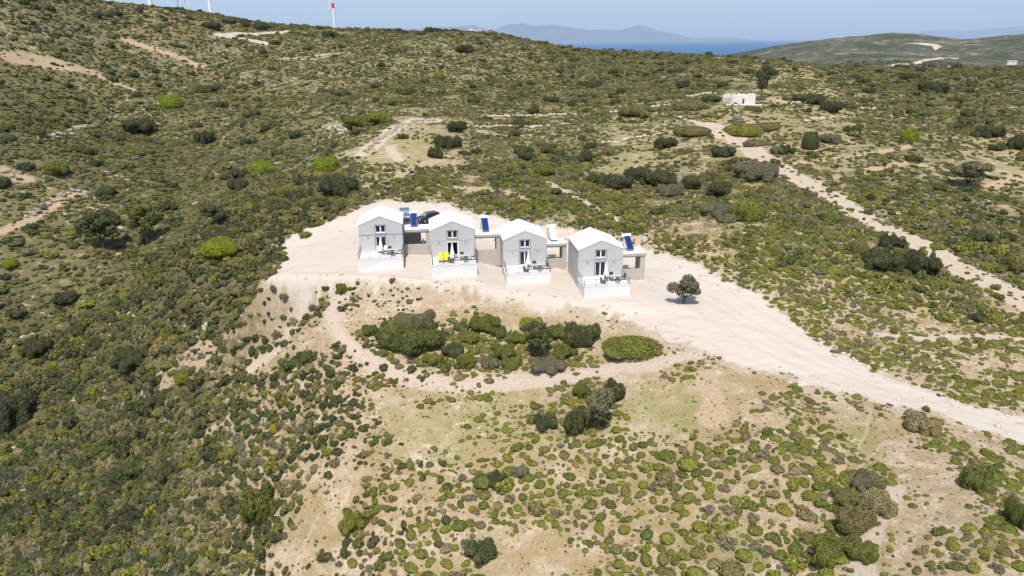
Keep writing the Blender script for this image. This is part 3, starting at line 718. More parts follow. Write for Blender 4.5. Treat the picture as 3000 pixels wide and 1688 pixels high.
def make_heater(i):
    o = HO[i]; base = Vector((o[0], o[1], o[2]))
    lx = [7.85, 8.1, 7.9, 8.2][i]; ly = T_ + REC + .9
    rot = [.0, .06, .12, .16][i]
    c, s = math.cos(YAW), math.sin(YAW); x = base.x + lx * c - ly * s; y = base.y + lx * s + ly * c
    rt = empty('solar_water_heater', (x, y, base.z + 2.455), YAW + rot)
    lab = ['solar water heater with blue panel on the carport by the leftmost cottage', 'solar water heater with blue panel between the second and third cottage',
           'solar water heater with a pale glare-painted panel on a carport roof', 'solar water heater with blue panel on the free-ending carport at the right'][i]
    tag(rt, lab, 'water heater', 'solar water heaters on the carport roofs')
    wd = .98; ln = 2.35; tl = R(46); zb = .22; cy, sy = math.cos(tl), math.sin(tl)
    def slab(nm, a, b_, mat, h, inset):
        m = MB(); r = bmesh.ops.create_cube(m.bm, size=1)
        Mx = Matrix.Translation((0, .02, zb)) @ Matrix.Rotation(tl, 4, 'X') @ Matrix.Translation((0, ln / 2, h)) @ Matrix.Diagonal((wd - inset, ln - inset, a, 1))
        bmesh.ops.transform(m.bm, matrix=Mx, verts=r['verts']); return m.build(nm, mat, rt)
    slab('collector_frame', .09, 0, M['metal'], 0, 0)
    slab('collector', .03, 0, M['collector_glare'] if i == 2 else M['collector'], .058, .1)  # third heater's panel has its glare painted in
    ty, tz = ln * cy + .12, zb + ln * sy - .05
    m = MB(); m.tube((-.68, ty, tz), (.68, ty, tz), .27, n=20); m.build('tank', M['tank'], rt, bevel=.03)
    m = MB()
    for x_ in (-.45, .45):
        m.tube((x_, 0, 0), (x_, 0, zb), .025, n=6); m.tube((x_, ty, 0), (x_, ty, tz - .2), .025, n=6); m.tube((x_, 0.05, .02), (x_, ty, .02), .02, n=6); m.tube((x_, .6, .05), (x_, ty, tz - .3), .018, n=6)
    m.tube((-.45, ty, .3), (.45, ty, tz - .3), .018, n=6); m.build('stand', M['metal'], rt)
    m = MB(); m.tube((-.62, ty, tz - .25), (-.62, ty * .5, .1), .02, n=6); m.tube((-.62, ty * .5, .1), (-1.0, .3, .02), .02, n=6); m.build('pipe', M['black'], rt)
    return rt
cottages = [make_cottage(i) for i in range(4)]
[make_carport(i) for i in range(4)]; [make_heater(i) for i in range(4)]

def local(i, x, y, z=0.003):
    c, s = math.cos(YAW), math.sin(YAW); o = HO[i]; return (o[0] + x * c - y * s, o[1] + x * s + y * c, o[2] + z)
# dining sets
def make_table():
    rt = empty('dining_table', (0, 0, 0))
    MB().box(-.75, -.45, .71, .75, .45, .74).build('table_top', M['tabletop'], rt, bevel=.008)
    MB().box(-.68, -.38, .64, .68, .38, .705).build('apron', M['dark'], rt)
    for x in (-.66, .66):
        for y in (-.36, .36): MB().box(x - .03, y - .03, 0, x + .03, y + .03, .64).build('leg', M['dark'], rt)
    return rt
def make_chair(mat, name='garden_chair'):
    rt = empty(name, (0, 0, 0))
    MB().box(-.27, -.25, .41, .27, .25, .46).build('seat', mat, rt)
    m = MB(); m.prism([(.21, .46), (.26, .46), (.35, .92), (.30, .92)], -.26, .26, axis='x'); m.build('backrest', mat, rt)
    for x in (-.24, .24):
        MB().box(x - .02, -.25, 0, x + .02, -.21, .41).build('leg', mat, rt); MB().box(x - .02, .2, 0, x + .02, .24, .41).build('leg', mat, rt)
        MB().box(x - .025, -.25, .62, x + .025, .27, .65).build('armrest', mat, rt)
        MB().box(x - .018, -.24, .46, x + .018, -.205, .62).build('armrest_post', mat, rt)
    return rt
def make_parasol():
    rt = empty('closed_parasol', (0, 0, 0))
    MB().tube((0, 0, 0), (0, 0, 2.55), .025, n=8).build('pole', M['metal'], rt)
    m = MB(); n = 10; prof = [(.46, .34), (.7, .30), (1.3, .20), (1.9, .12), (2.3, .07), (2.5, .03)]
    rings = []
    for z, r_ in prof: rings.append([m.bm.verts.new((r_ * (1 + .22 * (k % 2)) * math.cos(k * 6.2832 / n / 2 * 2), r_ * (1 + .22 * (k % 2)) * math.sin(k * 6.2832 / n), z)) for k in range(n)])
    for a, b_ in zip(rings, rings[1:]):
        for k in range(n): m.bm.faces.new((a[k], a[(k + 1) % n], b_[(k + 1) % n], b_[k]))
    m.bm.faces.new(rings[0][::-1]); m.bm.faces.new(rings[-1]); m.build('canopy', M['parasol'], rt)
    MB().box(-.25, -.25, 0, .25, .25, .09).build('base', M['concrete'], rt, bevel=.02)
    return rt
def make_lounger():
    rt = empty('lounger', (0, 0, 0))
    m = MB(); m.prism([(-.55, .36), (.45, .36), (.95, 1.05), (.90, 1.08), (.40, .42), (-.55, .42)], -.31, .31, axis='x'); m.build('canvas', M['yellow'], rt)
    m = MB()
    for x in (-.33, .33):
        m.tube((x, -.6, .37), (x, .45, .37), .02, n=6); m.tube((x, .45, .37), (x, .97, 1.1), .02, n=6); m.tube((x, -.5, .37), (x, .1, 0), .02, n=6); m.tube((x, -.5, 0), (x, .3, .37), .02, n=6)
    m.build('frame', M['dark'], rt)
    MB().box(-.24, .62, .74, .24, .8, .86).build('head_pillow', M['yellow'], rt)
    return rt
def make_lowseat():
    rt = empty('low_armchair', (0, 0, 0))
    MB().box(-.34, -.32, .12, .34, .32, .34).build('seat', M['dark'], rt, bevel=.03)
    m = MB(); m.prism([(.24, .34), (.34, .34), (.46, .72), (.38, .72)], -.34, .34, axis='x'); m.build('backrest', M['dark'], rt)
    for x in (-.28, .28):
        for y in (-.26, .26): MB().box(x - .02, y - .02, 0, x + .02, y + .02, .12).build('leg', M['dark'], rt)
    return rt
tbl = make_table(); chr_ = make_chair(M['dark']); par = make_parasol(); low_ = make_lowseat(); wch = make_chair(M['frame'])
note_kids(None)
def put(proto, used, loc, rz, label, cat, group=None):
    o = proto if not used else copy_tree(proto); o.location = loc; o.rotation_euler = (0, 0, rz); tag(o, label, cat, group); return o
where = ['on the leftmost terrace', 'on the terrace with yellow loungers', 'on the third terrace', 'on the rightmost terrace']
n_ch = 0
for i in range(4):
    tx, ty = 4.65, 1.75
    put(tbl, i > 0, local(i, tx, ty), YAW, 'grey dining table ' + where[i], 'table', 'dining tables on the terraces')
    for j, (cx, cy, a, nm) in enumerate([(-.35, .82, 0, 'behind'), (1.12, .05, -math.pi / 2, 'at the right end of'), (-1.15, .1, math.pi / 2, 'at the left end of'), (.1, -.75, math.pi, 'in front of')]):
        if i == 3 and j == 1: cy = .25
        put(chr_, n_ch > 0, local(i, tx + cx, ty + cy), YAW + a + rnd.uniform(-.15, .15), 'dark chair %s the dining table %s' % (nm, where[i]), 'chair', 'dark chairs around the dining tables'); n_ch += 1
    px, py = [(3.1, 2.5), (2.95, 2.3), (3.45, 2.9), (3.6, 2.7)][i]
    put(par, i > 0, local(i, px, py), YAW, 'closed white parasol standing ' + where[i], 'parasol', 'closed parasols in front of the doors')
for k, i in enumerate((1, 2, 3)):
    put(low_, k > 0, local(i, [0, 2.75, 2.9, 2.85][i] , 1.1), YAW + 1.1, 'low dark armchair left of the table ' + where[i], 'armchair', 'low armchairs on the terraces')
put(wch, False, local(0, 2.75, 2.9), YAW + .2, 'white garden chair left of the parasol on the leftmost terrace', 'chair', 'white chairs by the leftmost door')
put(wch, True, local(0, 3.7, 2.95), YAW - .2, 'white garden chair right of the parasol on the leftmost terrace', 'chair', 'white chairs by the leftmost door')
lg = make_lounger(); note_kids(None)
put(lg, False, local(1, 1.35, 1.5), YAW + .02, 'yellow canvas lounger, the left of the pair on the second terrace', 'lounger', 'yellow loungers side by side')
put(lg, True, local(1, 2.08, 1.5), YAW - .02, 'yellow canvas lounger, the right of the pair nearer the open door', 'lounger', 'yellow loungers side by side')

# cars
def make_car(name, paint, label, loc, rz, L=4.1, Wc=1.72, H=1.48):
    rt = empty(name, loc, rz); tag(rt, label, 'car')
    h = Wc / 2
    prof = [(-L/2, .32), (-L/2, .62), (-L/2 + .12, .84), (-L/2 + 1.0, .95), (L/2 - .95, .98), (L/2 - .1, .90), (L/2, .6), (L/2, .3)]
    m = MB(); m.prism(prof, -h, h, axis='x'); m.build('body', paint, rt, bevel=.05)     # long axis along local y
    cab = [(-L/2 + .85, .94), (-L/2 + 1.55, H), (L/2 - .75, H), (L/2 - .2, .94)]
    m = MB(); m.prism(cab, -h + .1, h - .1, axis='x'); m.build('cabin', paint, rt, bevel=.05)
    for sgn in (-1, 1):
        x = sgn * (h - .085)
        m = MB(); m.prism([(-L/2 + 1.12, 1.0), (-L/2 + 1.62, H - .1), (L/2 - .9, H - .1), (L/2 - .5, 1.0)], min(x, x + sgn * .012), max(x, x + sgn * .012), axis='x'); m.build('side_window', M['glass'], rt)
    m = MB(); m.quad([(-h + .2, -L/2 + .9, 1.0), (h - .2, -L/2 + .9, 1.0), (h - .25, -L/2 + 1.5, H - .05), (-h + .25, -L/2 + 1.5, H - .05)])
    bmesh.ops.translate(m.bm, verts=m.bm.verts, vec=(0, -.035, .035)); m.build('windscreen', M['carglass'], rt)
    m = MB(); m.quad([(-h + .2, L/2 - .27, 1.02), (h - .2, L/2 - .27, 1.02), (h - .25, L/2 - .7, H - .07), (-h + .25, L/2 - .7, H - .07)])
    bmesh.ops.translate(m.bm, verts=m.bm.verts, vec=(0, .035, .03)); m.build('rear_window', M['glass'], rt)
    for y in (-L/2 + .8, L/2 - .8):
        for sgn in (-1, 1):
            wl = MB().tube((sgn * (h - .2), y, .31), (sgn * (h + .02), y, .31), .31, n=20).build('wheel', M['black'], rt)
            MB().tube((sgn * (h + .02), y, .31), (sgn * (h + .035), y, .31), .2, n=14).build('rim', M['metal'], wl)
    for sgn in (-1, 1):
        MB().box(sgn * .6 - .17, -L/2 - .01, .62, sgn * .6 + .17, -L/2 + .04, .76).build('headlight', M['frame'], rt)
        MB().box(sgn * .68 - .1, L/2 - .05, .66, sgn * .68 + .1, L/2 + .01, .85).build('tail_light', M['red'], rt)
    return rt
def pad_at(u, v): p = hit(u, v, dmin=70); return p
def atz(u, v, z): d = ray(u, v); k = z / d[2]; return (d[0] * k, d[1] * k, z)
zc = hgt(*local(0, 7.5, 14)[:2])
p = hit(1186, 640, dmin=70); make_car('parked_car', M['carsilver'], 'silver blue car parked nose to the camera behind the leftmost cottage', (p[0], p[1], hgt(p[0], p[1])), YAW + .02, H=1.55)
p = hit(1258, 648, dmin=70); make_car('parked_car', M['carblack'], 'dark car half hidden behind the roof of the second cottage', (p[0], p[1], hgt(p[0], p[1])), YAW + R(-62))
# scooter under the first carport
rt = empty('scooter', local(0, 9.3, T_ + REC + 3.0, -1.05), YAW + .5); tag(rt, 'small grey scooter parked under the carport between the two left cottages', 'scooter')
m = MB(); m.prism([(-.55, .3), (-.5, .75), (-.05, .8), (.1, .38), (.45, .38), (.5, .9), (.62, .95), (.66, .3)], -.16, .16, axis='x'); m.build('body', M['tank'], rt, bevel=.04)
MB().box(-.14, -.52, .78, .14, .0, .88).build('saddle', M['black'], rt, bevel=.03)
MB().tube((-.3, .5, 1.02), (.3, .5, 1.02), .02, n=6).build('handlebar', M['black'], rt)
for y in (-.5, .72): MB().tube((-.06, y, .25), (.06, y, .25), .25, n=18).build('wheel', M['black'], rt)

# ------------------------------------------------------------------ ruined stone hut
def hut():
    p = hk(1868, 262); d = math.hypot(p[0], p[1]); sc_ = d * 1.02 / FPX
    rt = empty('stone_hut', (p[0], p[1], p[2] - .1), YAW * 0 + R(-14)); tag(rt, 'roofless whitewashed stone hut in ruins on the slope behind the cottages', 'hut')
    Wd = 70 * sc_; q = random.Random(5)
    def wall(nm, x0, y0, x1, y1, h0, h1, mat, holes=()):
        n = 22; L = math.hypot(x1 - x0, y1 - y0); m = MB(); prev = None; ang = math.atan2(y1 - y0, x1 - x0)
        top = [h0 + (h1 - h0) * j / n + q.uniform(-.26, .2) for j in range(n + 1)]
        nx, ny = -math.sin(ang) * .28, math.cos(ang) * .28
        for j in range(n):
            t0, t1 = j / n, (j + 1) / n; tm = (t0 + t1) / 2; z0 = -.6
            hz = [h for h in holes if h[0] < tm < h[1]]
            def seg(za, zb0, zb1):
                a = (x0 + (x1 - x0) * t0, y0 + (y1 - y0) * t0); b_ = (x0 + (x1 - x0) * t1, y0 + (y1 - y0) * t1)
                vs = [m.bm.verts.new(v) for v in [(a[0], a[1], za), (b_[0], b_[1], za), (b_[0] + nx, b_[1] + ny, za), (a[0] + nx, a[1] + ny, za), (a[0], a[1], zb0), (b_[0], b_[1], zb1), (b_[0] + nx, b_[1] + ny, zb1), (a[0] + nx, a[1] + ny, zb0)]]
                for f in ((0, 1, 5, 4), (1, 2, 6, 5), (2, 3, 7, 6), (3, 0, 4, 7), (4, 5, 6, 7), (3, 2, 1, 0)): m.bm.faces.new([vs[k] for k in f])
            if hz: seg(hz[0][3], top[j], top[j + 1]); seg(z0, hz[0][2], hz[0][2]) if hz[0][2] > z0 else None
            else: seg(z0, top[j], top[j + 1])
        m.build(nm, mat, rt)
    a = -Wd * .34; b_ = Wd * .45
    wall('wall', a, 0, b_, .2, 2.5, 2.2, M['stonewall'], [(.42, .50, -.6, 1.7), (.78, .84, .9, 1.5)])
    wall('wall', b_, .2, b_ + .3, 5, 2.2, 1.6, M['stonewall']); wall('wall', a, 0, a - 2.9, 3.3, 2.5, 1.7, M['stonewall'], [(.40, .55, .9, 1.7)]); wall('wall', a - 2.9, 5.6, b_ + .3, 5.2, 2.6, 2.9, M['stonewall'])
    MB().box(a + .3, .6, 2.2, a + 4, 4.8, 2.35).build('roof_slab', M['stonewall'], rt)
    q2 = random.Random(9); m = MB()
    for k in range(46): m.ball((q2.uniform(a - 2, b_ + 2.5), q2.uniform(-2.6, -.4), q2.uniform(-.1, .15)), q2.uniform(.14, .42), 1, (1.3, 1, .7))
    m.build('fallen_stones', M['stonewall'], rt)
hut()
p = hk(1855, 300); rt = empty('water_trough', (p[0], p[1], p[2]), .4); tag(rt, 'small grey metal trough on bare ground below the stone hut', 'trough')
m = MB(); m.box(-1.1, -.5, .3, 1.1, -.42, .95); m.box(-1.1, .42, .3, 1.1, .5, .95); m.box(-1.1, -.42, .3, -1.02, .42, .95); m.box(1.02, -.42, .3, 1.1, .42, .95); m.box(-1.1, -.5, .22, 1.1, .5, .3); m.build('basin', M['metal'], rt)
for x in (-.9, .9): MB().box(x - .06, -.4, 0, x + .06, .4, .22).build('leg', M['metal'], rt)
# dark sheet on the ground
p = hk(815, 1070); o = MB().box(-.75, -.4, .03, .75, .4, .06).build('metal_sheet', M['sheet']); o.location = p; o.rotation_euler = (R(12), 0, R(14)); tag(o, 'flat blue-grey sheet lying on pale ground among shrubs', 'sheet')

# ------------------------------------------------------------------ wind turbines, poles, far buildings
def turbine(u, v, D, hub, rad, blades, label, dia=3.3, bands=(), face=0.0, base_drop=3):
    s, a = slope_az(u, v); x, y = D * math.sin(a), D * math.cos(a); z = s * D
    rt = empty('wind_turbine', (x, y, z - base_drop), -a + face); tag(rt, label, 'wind turbine', 'wind turbines along the ridge')
    hub += base_drop
    tw = MB().tube((0, 0, 0), (0, 0, hub), dia / 2, dia / 2 * .62, n=28).build('tower', M['turb'], rt, smooth=False)
    for z0, z1 in bands:
        z0 += base_drop; z1 += base_drop
        r0 = dia / 2 * (1 - .38 * z0 / hub) + .03; r1 = dia / 2 * (1 - .38 * z1 / hub) + .03
        MB().tube((0, 0, z0), (0, 0, z1), r0, r1, n=28).build('red_band', M['red'], tw)
    MB().box(-1.3, -2, hub - 1.2, 1.3, 4.5, hub + 1.5).build('nacelle', M['turb'], rt, bevel=.4)
    MB().ball((0, -2.6, hub), 1.3, 2, (1, 1.2, 1)).build('hub', M['turb'], rt, smooth=True)
    for b_ in blades:
        m = MB(); b_ = R(b_)
        bw_ = 1.5 if dia < 2 else 1.0; pts = [(0, .6), (.08, .75 * bw_), (.2, 1.0 * bw_), (.5, .7 * bw_), (.8, .45 * bw_), (1, .15)]; ra = []
        for t, c in pts:
            r = 1.0 + (rad - 1) * t
            ra.append([m.bm.verts.new((r * math.sin(b_) + cx * math.cos(b_), -2.7 + yy, hub + r * math.cos(b_) - cx * math.sin(b_))) for cx, yy in ((-c, 0), (0, -.22), (c * .8, 0), (0, .22))])
        for p, q in zip(ra, ra[1:]):
            for k in range(4): m.bm.faces.new((p[k], p[(k + 1) % 4], q[(k + 1) % 4], q[k]))
        m.bm.faces.new(ra[0]); m.bm.faces.new(ra[-1][::-1]); m.build('blade', M['turb'], rt)
    return rt
turbine(444, 33, 590, 50, 24, (40, 160, 280), 'white turbine tower, the thickest and leftmost of the tall ones on the ridge')
turbine(621, 63, 700, 50, 24, (20, 140, 260), 'second tall white turbine tower, red band at the picture edge', bands=((20.5, 25),))
turbine(983, 105, 785, 48, 27, (-60, 60, 191), 'tall white turbine tower with red bands, rightmost on the ridge', bands=((26, 31), (38, 43)))
turbine(550, 54, 1500, 32, 15, (147, 267, 27), 'small distant turbine with dark blades between two tall towers', dia=1.6, base_drop=8)
turbine(348, 26, 1700, 15, 13, (75, 195, 315), 'smallest distant turbine, hub just above the ridge at the left', dia=1.6, base_drop=10)
def pole(u, v, D, h, label, arm=True, mat=None):
    s, a = slope_az(u, v); x, y = D * math.sin(a), D * math.cos(a)
    rt = empty('utility_pole', (x, y, s * D - 1.5), -a); tag(rt, label, 'pole', 'poles along the skyline')
    MB().tube((0, 0, 0), (0, 0, h + 1.5), .17, .12, n=8).build('post', mat or M['wood'], rt)
    if arm:
        MB().box(-1.3, -.06, h + .9, 1.3, .06, h + 1.05).build('crossarm', M['wood'], rt)
        for x_ in (-1.1, 0.3, 1.1): MB().box(x_ - .05, -.05, h + 1.05, x_ + .05, .05, h + 1.25).build('insulator', M['frame'], rt)
pole(716, 79, 480, 5.2, 'wooden utility pole behind the small round skyline tree'); pole(796, 90, 480, 5.5, 'wooden utility pole left of the track on the skyline')
pole(526, 48, 460, 9, 'thin dark mast between the first two tall turbines'); pole(1403, 96, 470, 4.2, 'white mast beside the low white buildings on the crest', arm=False, mat=M['turb'])
pole(996, 103, 460, 4.0, 'thin pole just right of the rightmost turbine', arm=False)
def shed(u, v, D, w_, d_, h, mat, roofm, label, name='farm_building', rz=0, pitch=0):
    s, a = slope_az(u, v); x, y = D * math.sin(a), D * math.cos(a); z = max(s * D, -200)
    rt = empty(name, (x, y, z - .3), -a + rz); tag(rt, label, 'building')
    MB().box(-w_/2, -d_/2, -1.5, w_/2, d_/2, h).build('walls', mat, rt)
    if pitch: MB().prism([(-w_/2 - .3, h + .003), (w_/2 + .3, h + .003), (0, h + pitch)], -d_/2 - .3, d_/2 + .3).build('roof', roofm, rt)
    else: MB().box(-w_/2 - .2, -d_/2 - .2, h + .003, w_/2 + .2, d_/2 + .2, h + .25).build('roof', roofm, rt)
    for x_ in np.linspace(-w_/2 + 1.2, w_/2 - 1.2, max(2, int(w_ / 3))):
        MB().box(x_ - .4, -d_/2 - .02, h * .4, x_ + .4, -d_/2 + .05, h * .75).build('window', M['glass'], rt)
shed(1396, 100, 455, 7, 5, 2.2, M['white'], M['roof'], 'long low white building on the crest beside a white mast')
shed(1438, 104, 445, 5, 4, 2.6, M['white'], M['tileroof'], 'small white house with a red roof on the crest', pitch=1.0)
shed(1378, 98, 455, 2.4, 2.4, 2.6, M['white'], M['roof'], 'tiny white cube hut left of the low building on the crest')
shed(2775, 206, 520, 8, 5, 2.4, M['white'], M['roof'], 'white flat-roofed farm building by the tan field at the right', rz=.3)
shed(2965, 186, 1100, 10, 7, 3.2, M['white'], M['roof'], 'white house at the right edge below the far hill')
# field and quarry on the far side
def patch(name, pts, mat, label, lift=.6):
    Wd = [hit(u, v, dmin=430, dmax=3000) for u, v in pts]
    cx = np.mean([p[0] for p in Wd]); cy = np.mean([p[1] for p in Wd])
    bm = bmesh.new(); vs = []
    P2 = [(p[0], p[1]) for p in Wd]; f = bm.faces.new([bm.verts.new((x, y, 0)) for x, y in P2])
    bmesh.ops.triangulate(bm, faces=[f])
    for _ in range(5): bmesh.ops.subdivide_edges(bm, edges=bm.edges[:], cuts=1, use_grid_fill=True)
    X = np.array([v.co.x for v in bm.verts]); Y = np.array([v.co.y for v in bm.verts]); Z = height(X, Y)
    for v, z in zip(bm.verts, Z): v.co.z = z + lift
    me = bpy.data.meshes.new(name); bm.to_mesh(me); bm.free(); me.materials.append(mat)
    o = bpy.data.objects.new(name, me); COL.objects.link(o); tag(o, label, kind='structure')
M['field'] = plain('dry_field', (.42, .33, .16), .95, .15, scale=.05); M['quarry'] = plain('quarry_ground', (.50, .42, .33), .95, .15, scale=.06)
patch('field', [(2800,205),(2900,201),(3080,201),(3080,208),(2900,209)], M['field'], 'tan field on the far side of the ridge', .5)
patch('road', [(2600,196),(2690,180),(2805,170),(2810,173),(2700,187),(2640,199)], M['quarry'], 'pale earth works below the far hill', .8)
patch('road', [(2640,128),(2700,127),(2745,131),(2760,138),(2740,150),(2728,136),(2690,131)], M['quarry'], 'pale cutting on the far hill', .8)

# ------------------------------------------------------------------ single bushes and trees
def tree_mesh(nm, lobes, nleaf, leaf, seed): return foliage(nm, lobes, nleaf, leaf, seed, core=0, dens_in=.6, low=-.9)
def crown_lobes(seed, n, rx, rz, z0):
    q = random.Random(seed); L = []
    for k in range(n):
        a = q.uniform(0, 6.283); d = rx * math.sqrt(q.random()) * .72; z = z0 + rz * q.uniform(-.55, .75) * (1 - .5 * (d / rx) ** 2)
        r = q.uniform(.17, .33) * rx; L.append((d * math.cos(a), d * math.sin(a), z, r, r, r * .85))
    return L
def trunk(seed, h, r, n, spread):
    q = random.Random(seed); m = MB(); m.tube((0, 0, -.3), (.05, 0, h), r, r * .7, n=9)
    for k in range(n):
        a = k * 6.283 / n + q.uniform(-.4, .4); e = (spread * math.cos(a) * q.uniform(.5, 1), spread * math.sin(a) * q.uniform(.5, 1), h + spread * q.uniform(.5, 1.0)); mid = (e[0] * .4, e[1] * .4, h + (e[2] - h) * .55)
        m.tube((.04, 0, h - .05), mid, r * .5, r * .3, n=6); m.tube(mid, e, r * .3, r * .1, n=5)
    return m
olive = [(tree_mesh('crown', crown_lobes(s, 22, 1.0, .75, 1.25), 6000, .05, s), s) for s in (61, 62, 63)]
PLACED = []     # (x, y, radius) kept clear of scrub
def settle(x, y, wpx, hpx, sink=.0):
    p = hk(x, y); de = p @ CF; wr = wpx * K * de / FPX / 2; h = hpx * K * de / FPX
    dn = p[:2] / np.hypot(*p[:2]); q = p[:2] + dn * wr * .55
    return q[0], q[1], hgt(q[0], q[1]), wr, h
_q = random.Random(77)
LONG = foliage('bush', [(0, 0, .25, .86, .74, .62)] + [(math.cos(a) * .72 * d, math.sin(a) * .66 * d, _q.uniform(.3, .75) * (1.1 - d * .6), rr, rr, rr * .9) for a, d, rr in [(_q.uniform(0, 6.28), _q.uniform(.2, 1.15), _q.uniform(.14, .27)) for _ in range(34)]], 15000, .030, 99, .88, dens_in=.2)
def bush(kind, x, y, wpx, hpx, tint, label, cat='bush', name='bush', group=None, rz=None):
    X, Y, Z, r, h = settle(x, y, wpx, hpx)
    me = (domem if kind == 'dome' else bushm if kind == 'bush' else lump)[rnd.randrange(2)] if kind != 'bush' else bushm[rnd.randrange(4)]
    top = 1.05 if kind == 'dome' else 1.15
    hh = max(h * .9, r * .55) if kind != 'flat' else r * .45
    if kind == 'flat': me = domem[0]; hh = h * .75
    if kind == 'long': me = LONG
    if r > 1.9 and kind == 'bush': me = bushf[rnd.randrange(2)]
    o = bpy.data.objects.new(name, me); COL.objects.link(o); o.location = (X, Y, Z - .06 * r); o.rotation_euler = (0, 0, rnd.uniform(0, 6.28) if rz is None else rz)
    o.scale = (r * rnd.uniform(.92, 1.12), r * rnd.uniform(.8, 1.1), hh / top * rnd.uniform(.85, 1.1)); o.rotation_euler[0] = rnd.uniform(-.07, .07); o['tint'] = float(tint); tag(o, label, cat, group); PLACED.append((X, Y, r)); return o
def tree(x, y, wpx, hpx, tint, label, kind='olive_tree', th=.35, seed=0, group=None, bark='bark', cat='tree'):
    X, Y, Z, r, h = settle(x, y, wpx * .3, hpx); p = np.array([X, Y, Z]); de = p @ CF; r = wpx * K * de / FPX / 2
    h *= 1.05
    rt = empty(kind, (X, Y, Z)); tag(rt, label, cat, group); rt.rotation_euler = (0, 0, rnd.uniform(0, 6.28))
    cm, s = olive[seed % 3]
    t = trunk(s, h * th, max(.08, r * .09), 6, r * .6).build('trunk', M[bark], rt)
    c = bpy.data.objects.new('crown', cm); COL.objects.link(c); c.parent = rt; cz = (h * (1 - th * .75)) / 1.55
    c.scale = (r, r, cz); c.location = (0, 0, h - 2.0 * cz * 1.0); c['tint'] = float(tint); PLACED.append((X, Y, r * .3)); return rt
